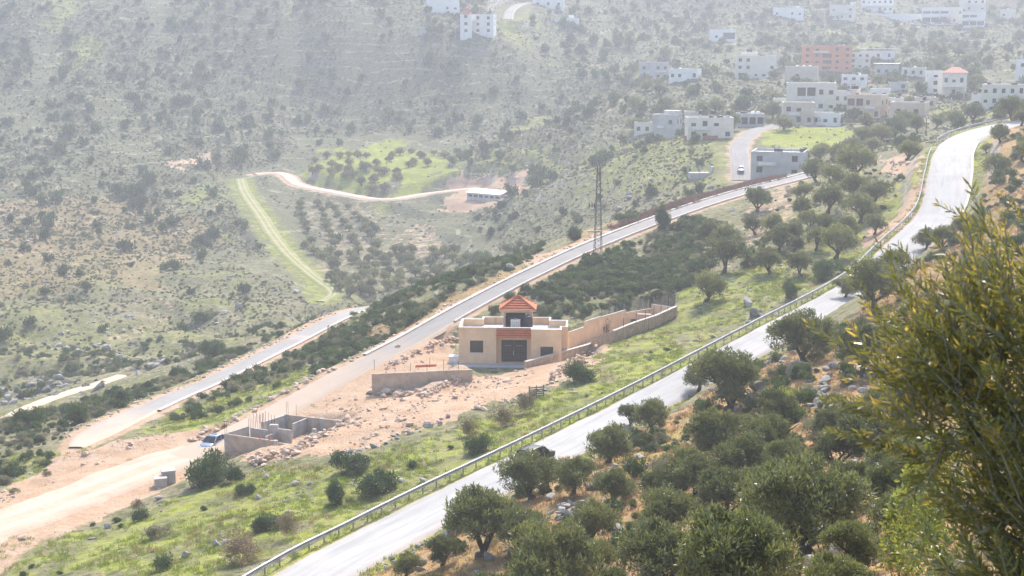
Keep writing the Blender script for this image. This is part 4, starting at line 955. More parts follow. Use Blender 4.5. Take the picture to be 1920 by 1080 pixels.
# ------------------------------------------------------------------ cars
def ringloft(secs):
    m = len(secs[0]); V = [p for s in secs for p in s]; F = []
    for i in range(len(secs) - 1):
        for j in range(m): F.append((i * m + j, i * m + (j + 1) % m, (i + 1) * m + (j + 1) % m, (i + 1) * m + j))
    F.append(tuple(range(m))[::-1]); F.append(tuple((len(secs) - 1) * m + j for j in range(m)))
    return V, [f[::-1] for f in F]
def car(loc, heading, label, paint, suv=False, two_tone=None, name='car'):
    """heading: plan direction of the nose"""
    o = empty(name, loc, math.atan2(heading[1], heading[0])); tag(o, label, 'car')
    M = paint; Lc, Wc = (4.5, 0.92) if suv else (4.25, 0.86)
    zb, belt, top = (0.38, 1.12, 1.78) if suv else (0.28, 0.90, 1.42)
    def sec(x, hwid, z0, z1, bev=0.1):
        return [(x, -hwid + bev * 0.6, z0), (x, hwid - bev * 0.6, z0), (x, hwid, z0 + bev * 1.5), (x, hwid, z1 - bev * 1.6), (x, hwid - bev, z1 - bev * 0.25), (x, hwid * 0.4, z1), (x, -hwid * 0.4, z1), (x, -hwid + bev, z1 - bev * 0.25), (x, -hwid, z1 - bev * 1.6), (x, -hwid, z0 + bev * 1.5)]
    h = Lc / 2; nose = belt - (0.06 if suv else 0.20)
    prof = [(-h, 0.88, zb + 0.12, belt - 0.10), (-h + 0.18, 0.97, zb, belt - 0.01), (-h + 1.0, 1.0, zb - 0.02, belt), (0.2, 1.0, zb - 0.03, belt), (h - 1.3, 1.0, zb - 0.02, belt - 0.01), (h - 0.45, 0.97, zb, nose), (h - 0.12, 0.9, zb + 0.06, nose - 0.10), (h, 0.82, zb + 0.14, nose - 0.26)]
    V, F = ringloft([sec(x, Wc * k, a, b) for x, k, a, b in prof]); link('body', mesh_np('body', V, F, M, True), o)
    # cabin: painted roof and pillars, dark glass set between
    xr0, xr1, xf1, xf0 = (-h + 0.12, -h + 0.42, 0.35, 1.05) if suv else (-h + 0.62, -h + 1.25, 0.30, 1.12)
    def cab(i, z): w = Wc - 0.06; wt = Wc - 0.24; k = (z - belt) / (top - belt); return w + (wt - w) * k
    def cx(k): return xr0 + (xr1 - xr0) * k, xf0 + (xf1 - xf0) * k
    zz0 = belt - 0.03; gl = MB(); b0 = cab(0, zz0); b1 = cab(0, top - 0.07); xa, xb = cx(0); xc, xd = cx(0.92)
    rf = []
    for (x_, w_, z_) in ((xc - 0.03, b1 * 0.92, top - 0.07), (xc + 0.12, b1, top - 0.02), ((xc + xd) / 2, b1, top), (xd - 0.12, b1 * 0.99, top - 0.02), (xd + 0.04, b1 * 0.9, top - 0.08)):
        rf.append([(x_, -w_, z_ - 0.05), (x_, w_, z_ - 0.05), (x_, w_ * 0.98, z_), (x_, w_ * 0.6, z_ + 0.03), (x_, -w_ * 0.6, z_ + 0.03), (x_, -w_ * 0.98, z_)])
    V, F = ringloft(rf); link('roof', mesh_np('roof', V, F, two_tone or M, True), o)
    corners_b = {(-1, 0): (xa, -b0), (1, 0): (xa, b0), (-1, 1): (xb, -b0), (1, 1): (xb, b0)}; zt = top - 0.09
    ct = {(-1, 0): (xc, -b1), (1, 0): (xc, b1), (-1, 1): (xd, -b1), (1, 1): (xd, b1)}
    def gq(n_, pts): link(n_, mesh_np(n_, pts, [tuple(range(len(pts)))], M_GLASS), o)
    gq('windscreen', [(*corners_b[(-1, 1)], zz0), (*corners_b[(1, 1)], zz0), (*ct[(1, 1)], zt), (*ct[(-1, 1)], zt)])
    gq('rear_window', [(*corners_b[(1, 0)], zz0), (*corners_b[(-1, 0)], zz0), (*ct[(-1, 0)], zt), (*ct[(1, 0)], zt)])
    pm_ = MB()
    for s in (-1, 1):
        gq('side_window', [(*corners_b[(s, 0)], zz0), (*corners_b[(s, 1)], zz0), (*ct[(s, 1)], zt), (*ct[(s, 0)], zt)][::s])
        for e in (0, 1): pm_.bar((*corners_b[(s, e)], zz0), (*ct[(s, e)], zt), 0.09)
        for k in ((0.38,) if not suv else (0.3, 0.62)):
            b_ = (xa + (xb - xa) * (k + 0.04), s * (b0 + 0.005), zz0); t_ = (xc + (xd - xc) * k, s * (b1 + 0.005), zt); pm_.bar(b_, t_, 0.07)
        MB().box(xb - 0.32, xb - 0.14, *(sorted((s * (Wc + 0.0), s * (Wc + 0.17)))), belt + 0.0, belt + 0.12).build('mirror', M_DARKM, o)
        MB().box(h - 0.20, h - 0.02, *(sorted((s * Wc * 0.5, s * Wc * 0.84))), nose - 0.24, nose - 0.11).build('headlight', M_TANKW, o)
        MB().box(-h - 0.015, -h + 0.14, *(sorted((s * Wc * 0.62, s * Wc * 0.93))), belt - 0.34, belt - 0.12).build('tail_light', simple_mat('red lens', (0.35, 0.02, 0.015), 0.3), o)
        for ex in (-h + 0.82, h - 0.85):
            r = 0.36 if suv else 0.31; wl_ = MB(); wl_.tube([(0, -0.1, 0), (0, 0.1, 0)], [r, r], 18)
            w = wl_.build('wheel', simple_mat('tyre rubber', (0.022, 0.022, 0.022), 0.9), o, (ex, s * (Wc - 0.09), r))
            MB().tube([(0, s * 0.08, 0), (0, s * 0.112, 0)], [r * 0.62, r * 0.58], 14).build('rim', M_STEEL, w)
    pm_.build('pillar', M, o)
    MB().box(h - 0.06, h + 0.03, -Wc * 0.72, Wc * 0.72, zb + 0.04, zb + 0.22).build('front_bumper', M_DARKM if suv else M, o)
    MB().box(-h - 0.04, -h + 0.06, -Wc * 0.85, Wc * 0.85, zb + 0.06, zb + 0.26).build('rear_bumper', M_DARKM, o)
    MB().box(h + 0.031, h + 0.045, -0.26, 0.26, zb + 0.08, zb + 0.19).build('number_plate', simple_mat('plate', (0.7, 0.68, 0.6), 0.5), o)
    MB().box(h - 0.02, h + 0.02, -0.36, 0.36, nose - 0.28, nose - 0.16).build('grille', M_DARKM, o)
    return o
M_BLUE = simple_mat('steel blue car paint', (0.26, 0.31, 0.40), 0.25, 0.06, 1.0, metal=0.4, spec=0.6)
M_BLACKC = simple_mat('black car paint', (0.006, 0.007, 0.009), 0.35, 0.1, 1.0, spec=0.3)
M_WHITEC = simple_mat('white car paint', (0.7, 0.7, 0.7), 0.3, 0.05, 1.0, spec=0.5)
def on_road(L, x, y, D):
    p = P(x, y, D); i = int(np.argmin(np.hypot(L[:, 0] - p[0], L[:, 1] - p[1]))); t, n = line_frame(L); return p, L[i], t[i], n[i]
p = hit(401, 838, 100); p[2] += 0.0
c1 = car(p, (-0.38, -1.0), 'steel blue hatchback parked beside the unfinished concrete shell', M_BLUE)
MB().bar((-0.3, -0.45, 1.47), (-0.3, 0.45, 1.47), 0.05).build('roof_bar', M_DARKM, c1)
p, c_, t_, n_ = on_road(Ln, 980, 876, 124)
c2 = car((c_[0] - n_[0] * 0.9, c_[1] - n_[1] * 0.9, c_[2] + 0.03), t_, 'black off-road car driving up the pale road behind an olive tree', M_BLACKC, True)
MB().bar((-1.6, -0.7, 1.86), (0.2, -0.7, 1.86), 0.05).build('roof_rail', M_DARKM, c2); MB().bar((-1.6, 0.7, 1.86), (0.2, 0.7, 1.86), 0.05).build('roof_rail', M_DARKM, c2)
p, c_, t_, n_ = on_road(LINES['village'], 1391, 329, 378)
car((c_[0], c_[1], c_[2] + 0.05), -t_, 'small white car coming down the pale village road', M_WHITEC)

# ------------------------------------------------------------------ the poultry shed in the valley
sp = hit(922, 372, 400); sh = empty('shed', sp, R(-38)); tag(sh, 'long low shed with two white sheet-metal roof slopes in the valley', 'shed')
M_SHEET = simple_mat('white roof sheet', (0.78, 0.79, 0.80), 0.5, 0.06, 0.3); M_SHWALL = simple_mat('shed wall', (0.46, 0.46, 0.46), 0.9, 0.2, 0.5)
LX, LY = 8.0, 5.0
MB().box(-LX, LX, -LY, LY, -2.0, 2.2).build('wall', M_SHWALL, sh)
for s, (y0, z0, y1, z1) in enumerate(((-LY - 0.6, 2.25, -0.15, 3.5), (0.15, 3.3, LY + 0.6, 2.25))):
    mbp = MB(); N = 24
    for i in range(N):
        x0 = -LX - 0.5 + i * (2 * LX + 1) / N; x1 = x0 + (2 * LX + 1) / N - 0.03; k = 0.03 * (i % 2)
        mbp.add([(x0, y0, z0 + k), (x1, y0, z0 + k), (x1, y1, z1 + k), (x0, y1, z1 + k), (x0, y0, z0 + k - 0.05), (x1, y0, z0 + k - 0.05), (x1, y1, z1 + k - 0.05), (x0, y1, z1 + k - 0.05)], [(0, 1, 2, 3), (4, 7, 6, 5), (0, 4, 5, 1), (1, 5, 6, 2), (2, 6, 7, 3), (3, 7, 4, 0)])
    mbp.build('roof_slope', M_SHEET, sh)
for k in range(6): MB().box(-LX + 0.8 + k * 2.6, -LX + 2.6 + k * 2.6, -LY - 0.06, -LY - 0.005, 0.7, 1.6).build('opening', M_FRAME, sh)
MB().cyl(LX - 1.5, 2.0, 2.9, 5.0, 0.7, 0.5, 10).build('vent', M_DARKM, sh)
fs = hit(1313, 333, 330); fd = empty('foundation', fs, R(4)); tag(fd, 'pale roofless foundation slab with corner posts below the village', 'foundation')
MB().box(-3.2, 3.2, -1.6, 1.6, -1.0, 1.4).build('plinth', M_CONCT, fd)
for x, h in ((-3.1, 3.4), (0.2, 3.0), (3.1, 3.9)): MB().box(x - 0.2, x + 0.2, 1.61, 1.95, -1.0, h).build('column', M_CONC, fd)
MB().box(2.9, 3.4, -1.5, 1.5, 1.41, 3.0).build('end_wall', M_CONC, fd)

# ------------------------------------------------------------------ village buildings
def village(name, x, yb, wpx, hpx, depth, rot, mat, floors, cols, label, dmin=330, tanks=(), tower=None, veranda=None, roofmat=None, pitched=None, skip=(), side=2, canopy=False, arcade=False, cat='house', tank_h=1.3):
    """flat-roofed stone house: x, yb foot of the middle of its front, sizes as seen"""
    p = hit(x, yb, dmin); D = math.hypot(p[0], p[1]); w = wpx * D / FPX; h = hpx * D / FPX
    view = math.atan2(p[0], p[1]); o = empty(name, p, R(rot) - view); tag(o, label, cat)
    ol = [(-w / 2, 0), (w / 2, 0), (w / 2, depth), (-w / 2, depth)]; wr = random.Random(int(x * 13 + yb))
    fh = h / (floors + 0.18); par = min(0.7, fh * 0.2); holes = {0: [], 1: [], 3: []}; wins = []
    for run, L, nc in ((0, w, cols), (1, depth, side), (3, depth, side)):
        pitch = L / max(nc, 1)
        for f in range(floors):
            for c in range(nc):
                if (run, f, c) in skip or (not (veranda and run == 0 and (f, c) in veranda) and wr.random() < 0.16): continue
                ww = min(1.5, pitch * 0.42) * (0.8 if (c + f) % 3 == 2 else 1.0); hh = min(1.5, fh * 0.45) * wr.choice((0.7, 1.0, 1.0, 1.15)); s0 = pitch * (c + 0.5) - ww / 2; za = f * fh + fh * 0.36
                if veranda and run == 0 and (f, c) in veranda: s0 = pitch * c + 0.25; ww = pitch - 0.5; za = f * fh + fh * 0.24; hh = fh * 0.62
                holes[run].append((s0, s0 + ww, za, za + hh, 0.2 if not (veranda and run == 0 and (f, c) in veranda) else 1.1)); wins.append((run, s0, s0 + ww, za, za + hh))
    # openings in one column must share the same width to be cut cleanly
    for run in holes:
        cols_ = {}
        for q in holes[run]: cols_.setdefault(round((q[0] + q[1]) / 2, 2), []).append(q)
        new = []
        for k, qs in cols_.items():
            a = min(q[0] for q in qs); b = max(q[1] for q in qs); new += [(a, b, q[2], q[3], q[4]) for q in qs]
        holes[run] = new
    mbw, ins = outline_walls(ol, -4.0, h, h - par, 0.2, holes)
    mbw.build('wall', mat, o); r = link('roof', roof_poly(ins, h - par), o); r.data.materials.append(roofmat or M_ROOFW)
    coping(ol, ins, h, 0.09, 0.06).build('coping', roofmat or M_ROOFW, o)
    if floors > 1: MB().box(-w / 2 - 0.05, w / 2 + 0.05, -0.05, -0.003, fh - 0.1, fh + 0.06).build('string_course', roofmat or mat, o)
    for run in holes:
        a, b = ol[run], ol[(run + 1) % 4]
        for (s0, s1, za, zb, dep) in holes[run]: window_part(o, a, b, s0, s1, za, zb, dep, bars=0.09)
    if tower: tx0, tx1, th = tower; MB().box(tx0 * w / 2, tx1 * w / 2, depth * 0.35, depth * 0.8, h - par + 0.003, h + th).build('stair_head', mat, o); MB().box(tx0 * w / 2 - 0.15, tx1 * w / 2 + 0.15, depth * 0.35 - 0.15, depth * 0.8 + 0.15, h + th + 0.003, h + th + 0.14).build('stair_head_roof', roofmat or M_ROOFW, o)
    if canopy: MB().box(-w / 2 - 0.5, w / 2 + 0.6, -1.2, depth + 0.5, h + 0.8, h + 0.95).build('sun_roof', M_SHEET, o); [MB().box(q * w / 2 - 0.06, q * w / 2 + 0.06, -0.9, -0.78, h + 0.095, h + 0.797).build('roof_post', M_STEEL, o) for q in (-0.95, 0, 0.95)]
    if arcade:
        for q in range(4): xx = -w / 2 + 0.3 + q * (w - 0.6) / 3; MB().box(xx - 0.2, xx + 0.2, -1.7, -1.3, -4, fh * 0.95).build('column', mat, o)
        MB().box(-w / 2, w / 2, -1.8, -0.06, fh * 0.95 + 0.003, fh * 0.95 + 0.25).build('balcony', roofmat or mat, o)
    if floors > 1 and not arcade and wr.random() < 0.7:
        b0 = wr.uniform(-0.45, 0.1) * w; b1 = b0 + w * wr.uniform(0.22, 0.4); bl = MB().box(b0, b1, -1.2, -0.055, fh * (floors - 1) - 0.02, fh * (floors - 1) + 0.14).build('balcony', mat, o)
        MB().box(b0, b1, -1.2, -1.1, fh * (floors - 1) + 0.143, fh * (floors - 1) + 0.95).build('balustrade', roofmat or M_ROOFW, bl)
    for q in range(wr.randint(1, 3)):
        px_ = wr.uniform(-0.4, 0.4) * w; MB().bar((px_, depth * 0.6, h - par), (px_, depth * 0.6, h + wr.uniform(0.8, 2.0)), 0.07).build('aerial', M_STEEL, o)
    if pitched:
        mt, rh = pitched; e = 0.5
        MB().add([(-w/2-e, -e, h + 0.1), (w/2+e, -e, h + 0.1), (w/2+e, depth+e, h + 0.1), (-w/2-e, depth+e, h + 0.1), (-w*0.12, depth/2, h + rh), (w*0.12, depth/2, h + rh)], [(3, 2, 1, 0), (0, 1, 5, 4), (1, 2, 5), (2, 3, 4, 5), (3, 0, 4)]).build('pitched_roof', mt, o)
    rz = R(rot) - view; c, s = math.cos(rz), math.sin(rz); tank_of = label
    for cut in (' with ', ' on ', ' above ', ' beside ', ' half ', ' just ', ' left of ', ' right of ', ' below ', ' behind ', ' alone '): tank_of = tank_of.split(cut)[0] if len(tank_of.split(cut)[0].split()) >= 3 else tank_of
    top = h - par if not tower else None
    for (tx, ty, kind) in tanks:
        lx, ly = tx * w / 2, ty * depth; zz = h - par + 0.01
        if tower and tower[0] <= tx <= tower[1] and 0.35 <= ty <= 0.8: zz = h + tower[2] + 0.15
        mt_ = M_TANKB if kind in 'bh' else M_TANKW; base = p + np.array([c * lx - s * ly, s * lx + c * ly, zz])
        stand = 1.3 if kind == 'h' else 0.0
        if stand: MB().box(lx - 0.5, lx + 0.5, ly - 0.5, ly + 0.5, zz, zz + stand).build('tank_stand', M_CONC, o)
        water_tank(base + np.array([0, 0, stand]), 0.62, tank_h, mt_, ('black' if mt_ is M_TANKB else 'white') + ' water tank on the roof of the ' + ' '.join(tank_of.split()[:7]), 'roof tanks', 10)
    return o
V_ = village
V_('house', 1245, 262, 46, 46, 9, -14, M_GREYB, 2, 2, 'grey bare-block two-storey house above the stony green slope', tower=(-0.2, 1.0, 1.2), tanks=())
V_('annex', 1205, 252, 33, 22, 7, -14, M_CREAM, 1, 2, 'low cream annex left of the grey bare-block house')
V_('house', 1332, 262, 84, 40, 11, 6, M_CREAM, 2, 4, 'long cream two-storey house with many black tanks by the village road', tanks=((-0.35, .7, 'h'), (0.05, .3, 'b'), (0.2, .75, 'h'), (0.4, .3, 'b'), (0.5, .35, 'b'), (0.85, .5, 'h')))
V_('house', 1411, 238, 44, 24, 8, 12, M_GREYB, 1, 3, 'dark open-fronted house with white door frames at the road corner', veranda={(0, 0), (0, 1), (0, 2)}, tanks=((-0.8, .3, 'b'), (-0.5, .3, 'b'), (0.2, .5, 'w'), (0.7, .6, 'w')))
V_('house', 1456, 332, 96, 46, 12, -6, M_GREYB, 2, 3, 'grey flat-roofed house with parapets right of the village road', tanks=((-0.1, .35, 'b'), (0.05, .35, 'b'), (0.85, .5, 'b'), (0.9, .85, 'b')))
V_('cabin', 1547, 237, 53, 24, 8, -10, M_WHITE, 1, 3, 'small white single-storey house above the green meadow')
V_('house', 1497, 236, 56, 42, 9, 4, M_BEIGE, 2, 3, 'unfinished beige block house left of the small white house')
V_('house', 1520, 212, 88, 54, 10, 2, M_CREAM, 2, 5, 'wide cream house with a long glazed veranda behind the village front', veranda={(1, 1), (1, 2)}, dmin=420)
V_('house', 1618, 226, 62, 46, 10, -16, M_TAN, 2, 4, 'tan stone house with deep veranda and a stair tower', veranda={(1, 0), (1, 1)}, tower=(-1.0, -0.6, 1.6), tanks=((-0.9, .5, 'b'), (-0.7, .5, 'b'), (-0.5, .2, 'b')))
V_('house', 1700, 222, 62, 28, 11, -8, M_TAN, 1, 2, 'low tan house half hidden by grey trees near the bend', tanks=((0.7, .4, 'b'), (0.8, .6, 'h')), dmin=400)
V_('house', 1668, 205, 48, 20, 9, 6, M_WHITE, 1, 3, 'low whitewashed house behind the low tan house', tanks=((0.6, .3, 'b'), (0.75, .4, 'h')), dmin=420)
V_('house', 1417, 148, 72, 42, 12, 3, M_CREAM, 3, 5, 'three-storey cream house with stepped roof above the terraces', tower=(-0.7, 0.1, 1.5), tanks=((-0.4, .5, 'b'), (-0.25, .5, 'b'), (0.25, .3, 'b'), (0.35, .3, 'b')), dmin=480)
V_('house', 1502, 152, 58, 26, 10, -3, M_BEIGE, 1, 4, 'long beige terrace house below the orange block', dmin=480, tanks=((-0.3, .4, 'w'), (0.1, .5, 'w'), (0.5, .4, 'w')))
V_('apartment_block', 1550, 134, 88, 46, 14, 2, M_ORANGE, 4, 5, 'orange four-storey apartment block with black tanks on its roof', tanks=((-0.55, .4, 'b'), (-0.45, .4, 'b'), (-0.35, .4, 'b'), (0.0, .4, 'b'), (0.5, .4, 'h'), (0.65, .4, 'h')), dmin=500, veranda={(2, 2), (1, 2)}, cat='apartment block')
V_('house', 1612, 130, 36, 30, 10, 2, M_CREAM, 3, 3, 'narrow cream house joined to the right of the orange block', dmin=500)
V_('hall', 1646, 112, 58, 16, 12, 4, M_WHITE, 1, 3, 'white flat-roofed hall right of the orange block', dmin=500, canopy=True, cat='hall')
V_('house', 1662, 142, 42, 18, 9, 0, M_GREYB, 1, 3, 'grey house with white sun roof below the hall', canopy=True, dmin=500)
V_('house', 1712, 144, 40, 16, 9, -4, M_CREAM, 1, 3, 'low cream house left of the tall narrow house', tanks=((-0.6, .5, 'b'), (-0.3, .5, 'b'), (0.1, .4, 'w')), dmin=500)
V_('house', 1753, 178, 26, 42, 8, 8, M_WHITE, 3, 1, 'tall narrow pale house among trees', dmin=450)
V_('house', 1787, 184, 40, 44, 9, -3, M_CREAM, 2, 3, 'pale house with faded red hipped roof and arcade', pitched=(simple_mat('faded red roof', (0.52, 0.24, 0.18), 0.85), 2.2), arcade=True, dmin=430)
V_('container', 1760, 122, 17, 9, 3, 0, M_WHITE, 1, 1, 'small white box cabin alone on the hillside track', dmin=500, cat='cabin', side=0)
V_('house', 1880, 200, 74, 38, 11, -6, M_CREAM, 2, 5, 'cream two-storey house with outside stair right of the bend', tanks=((-0.7, .2, 'b'), (0.35, .4, 'b'), (0.45, .4, 'b')), dmin=380)
V_('house', 1842, 205, 40, 26, 8, -10, M_WHITE, 1, 2, 'low white house with tanks just above the bend trees', tanks=((-0.8, .3, 'b'), (-0.3, .2, 'h'), (0.3, .2, 'b')), dmin=380)
V_('house', 1916, 150, 22, 36, 8, -4, M_WHITE, 2, 1, 'plain white block house at the right edge', dmin=420, tanks=((-0.7, .2, 'b'),))
V_('house', 1227, 152, 52, 34, 9, 5, M_GREYB, 2, 4, 'grey two-storey house alone on the far terraces', dmin=450)
V_('house', 1281, 152, 54, 22, 9, -10, M_WHITE, 1, 4, 'low white-roofed house right of the lone grey house', dmin=450, tanks=((-0.6, .3, 'b'), (-0.3, .3, 'w')))
V_('house', 1355, 78, 46, 22, 9, 3, M_WHITE, 1, 2, 'small pale house alone high on the hazy slope', dmin=600, tanks=((0.7, .4, 'w'),), veranda={(0, 1)})
V_('house', 1478, 34, 54, 19, 10, 3, M_WHITE, 1, 4, 'leftmost pale house of the ridge village', dmin=650, tanks=((0.7, .4, 'w'), (0.6, .5, 'w')))
V_('house', 1578, 38, 44, 27, 10, -5, M_CREAM, 2, 3, 'cream ridge house with a stair head at its right end', dmin=650, tower=(0.6, 1.0, 1.8))
V_('villa', 1644, 24, 56, 27, 12, 0, M_WHITE, 2, 6, 'large pale villa with tall arched windows on the ridge', dmin=650, arcade=True)
V_('terrace_wall', 1690, 40, 84, 13, 6, -6, M_WHITE, 1, 1, 'long white retaining wall below the ridge villa', dmin=650, cat='wall', side=0, skip={(0, 0, 0)})
V_('house', 1753, 45, 45, 29, 11, 2, M_WHITE, 2, 3, 'pale ridge house with a dark shaded porch above parked cars', dmin=650, veranda={(0, 0), (0, 1), (0, 2)})
V_('house', 1789, 46, 27, 30, 10, 3, M_CREAM, 2, 3, 'cream ridge house squeezed between two pale houses', dmin=650)
V_('house', 1824, 51, 38, 27, 11, -3, M_WHITE, 2, 3, 'pale ridge house raised on dark pillars', dmin=650, veranda={(0, 0), (0, 1), (0, 2)})
V_('house', 1823, 22, 44, 24, 10, 2, M_CREAM, 2, 4, 'cream house half out of sight above the ridge row', dmin=700)
V_('house', 1889, 36, 26, 17, 9, 0, M_CREAM, 1, 2, 'small cream house at the right end of the ridge row', dmin=650, tanks=((0.0, .4, 'w'),))
V_('house', 831, 26, 60, 26, 12, 2, M_WHITE, 1, 4, 'white house with a row of windows above the domed tower house', dmin=550)
V_('house', 896, 64, 58, 36, 12, -8, M_WHITE, 3, 3, 'white three-storey house with red domed corner tower', dmin=550)
V_('house', 1063, 50, 46, 16, 9, 4, M_WHITE, 1, 2, 'pale half-hidden house alone right of the hill road', dmin=600, tower=(0.2, 0.6, 1.5))
V_('house', 1028, 16, 58, 20, 10, -2, M_WHITE, 1, 3, 'white house at the top edge beside the hill road', dmin=650)
V_('wall', 808, 64, 46, 13, 1.0, 0, M_GREYB, 1, 1, 'plain grey garden wall left of the domed tower house', dmin=550, side=0, skip={(0, 0, 0)}, cat='wall')
V_('house', 1585, 196, 44, 24, 8, 5, M_CREAM, 1, 3, 'low cream house in the dense middle of the village', dmin=440, tanks=((0.3, .5, 'b'),))
V_('house', 1648, 188, 34, 20, 8, -6, M_WHITE, 1, 2, 'small white cottage below the white sun roof', dmin=440)
V_('house', 1452, 124, 30, 20, 8, 2, M_BEIGE, 1, 2, 'small beige house just right of the three-storey cream house', dmin=500)
V_('house', 1735, 204, 36, 20, 8, 4, M_BEIGE, 1, 2, 'low beige house under the tall narrow house', dmin=430, tanks=((-0.4, .5, 'b'),))
V_('house', 1600, 166, 44, 24, 9, -3, M_WHITE, 2, 3, 'pale two-storey house below the orange block', dmin=460, tanks=((0.2, .5, 'b'), (0.4, .5, 'w')))
V_('shed', 1684, 170, 34, 15, 7, 2, M_GREYB, 1, 2, 'low grey outbuilding among trees below the hall', dmin=460, cat='shed')
V_('house', 1300, 232, 30, 22, 8, 4, M_BEIGE, 1, 2, 'small beige house behind the long cream house', dmin=430)
V_('house', 1465, 208, 32, 22, 8, -4, M_CREAM, 1, 2, 'little cream house left of the wide veranda house', dmin=430)
# round red dome on the corner tower
dp = hit(874, 66, 550); Dd_ = math.hypot(dp[0], dp[1]); th = 52 * Dd_ / FPX * 0.93
dt = empty('tower', dp - np.array([0, 1.5, 0])); tag(dt, 'white corner tower with a red dome on the far hillside', 'tower')
MB().box(-2.9, 2.9, -2.2, 3.4, -3, th - 3.0).build('wall', M_WHITE, dt)
M_DOME = simple_mat('red dome tile', (0.50, 0.17, 0.11), 0.8)
MB().tube([(0, 0.6, th - 2.98), (0, 0.6, th - 2.2), (0, 0.6, th - 1.2)], [3.3, 2.6, 1.9], 12).build('roof_skirt', M_DOME, dt)
MB().tube([(0.6, 0.6, th - 1.19), (0.6, 0.6, th - 0.3), (0.6, 0.6, th + 0.5), (0.6, 0.6, th + 0.9)], [1.8, 1.7, 1.1, 0.15], 12).build('dome', M_DOME, dt)
for z in (1.5, 5.0, 8.6):
    MB().box(-0.8, 0.8, -2.26, -2.205, z, z + 1.5).build('window', M_GLASS, dt)
# red sheet fence in front of the long cream house
rf = empty('fence', (0, 0, 0)); tag(rf, 'low faded red sheet fence in front of the long cream house', 'fence')
for xa, xb in ((1283, 1296), (1297, 1303), (1305, 1318), (1318, 1332), (1332, 1346)):
    a = hit(xa, 263, 350); b = hit(xb, 262, 350); MB().wall(a, b, 0.08, a[2] - 0.6, a[2] + 1.3, b[2] - 0.6, b[2] + 1.3).build('panel', M_REDP, rf)
# cars parked on the ridge
for k, x in enumerate((1716, 1733, 1752, 1762, 1772, 1782, 1794)):
    p = hit(x, 47 + (k % 2), 650)
    o = car(p, (1, 0.1 * (-1) ** k), 'pale car parked in the row below the ridge houses', M_WHITEC); o['group'] = 'cars parked on the ridge'
# ------------------------------------------------------------------ plants
M_OLIVE = leaf_mat('olive leaf', (0.078, 0.094, 0.023), (0.29, 0.305, 0.095), None, 0.44, 0.4)
M_SHRUB = leaf_mat('evergreen shrub leaf', (0.05, 0.085, 0.02), (0.125, 0.18, 0.04), None, 0.38, 0.4)
M_SCRUB = leaf_mat('grey thorny scrub', (0.17, 0.175, 0.085), (0.30, 0.27, 0.16), None, 0.5, 0.7)
M_BRIGHT = leaf_mat('young yellow-green leaf', (0.20, 0.24, 0.03), (0.38, 0.39, 0.06), None, 0.5, 0.4)
M_GRASSG = leaf_mat('winter grass', (0.15, 0.205, 0.016), (0.33, 0.37, 0.04), None, 0.4, 0.6)
M_GRASSD = leaf_mat('dry grass', (0.26, 0.15, 0.065), (0.42, 0.29, 0.14), None, 0.35, 0.7)
M_BROWNB = leaf_mat('bare brown twigs', (0.17, 0.12, 0.06), (0.30, 0.22, 0.12), None, 0.3, 0.8)
M_THIST = leaf_mat('dry brown thistle', (0.16, 0.085, 0.055), (0.27, 0.16, 0.11), None, 0.25, 0.8)
M_FORE = leaf_mat('near olive leaf', (0.062, 0.082, 0.018), (0.20, 0.19, 0.038), (0.56, 0.41, 0.07), 0.5, 0.3)  # golden patches put backlit highlights into the leaf colour
M_BARK = simple_mat('olive bark', (0.075, 0.058, 0.045), 0.95, 0.35, 5.0, bmp=0.03)
M_BARKG = simple_mat('grey bark', (0.30, 0.27, 0.24), 0.95, 0.3, 5.0, bmp=0.02)

def unit(v): return v / (np.linalg.norm(v, axis=-1, keepdims=True) + 1e-9)
def leaf_cards(pos, dirv, L, W, rng):
    """one small rhombic leaf face per point"""
    n = len(pos); side = unit(np.cross(dirv, rng.normal(size=(n, 3)))); L = np.asarray(L) * np.ones(n); W = np.asarray(W) * np.ones(n)
    bend = unit(np.cross(side, dirv)) * (L * 0.12)[:, None]
    v0 = pos; v1 = pos + dirv * (L * 0.45)[:, None] + side * (W / 2)[:, None] + bend; v2 = pos + dirv * L[:, None]; v3 = pos + dirv * (L * 0.45)[:, None] - side * (W / 2)[:, None] + bend
    V = np.stack([v0, v1, v2, v3], 1).reshape(-1, 3); F = np.arange(4 * n).reshape(n, 4)
    return V, F
def foliage(rng, centers, radii, per, L, W, up=0.35, flat=1.0):
    """leaf faces filling clumps; denser towards each clump's skin"""
    k = len(centers); c = np.repeat(centers, per, 0); r = np.repeat(radii, per)
    d = unit(rng.normal(size=(k * per, 3))); rad = r * rng.uniform(0.25, 1.0, k * per) ** 0.5
    pos = c + d * rad[:, None] * np.array([1, 1, flat])
    dirv = unit(d * 0.7 + rng.normal(size=d.shape) * 0.55 + np.array([0, 0, up]))
    return leaf_cards(pos, dirv, L * rng.uniform(0.65, 1.25, k * per), W * rng.uniform(0.7, 1.2, k * per), rng)
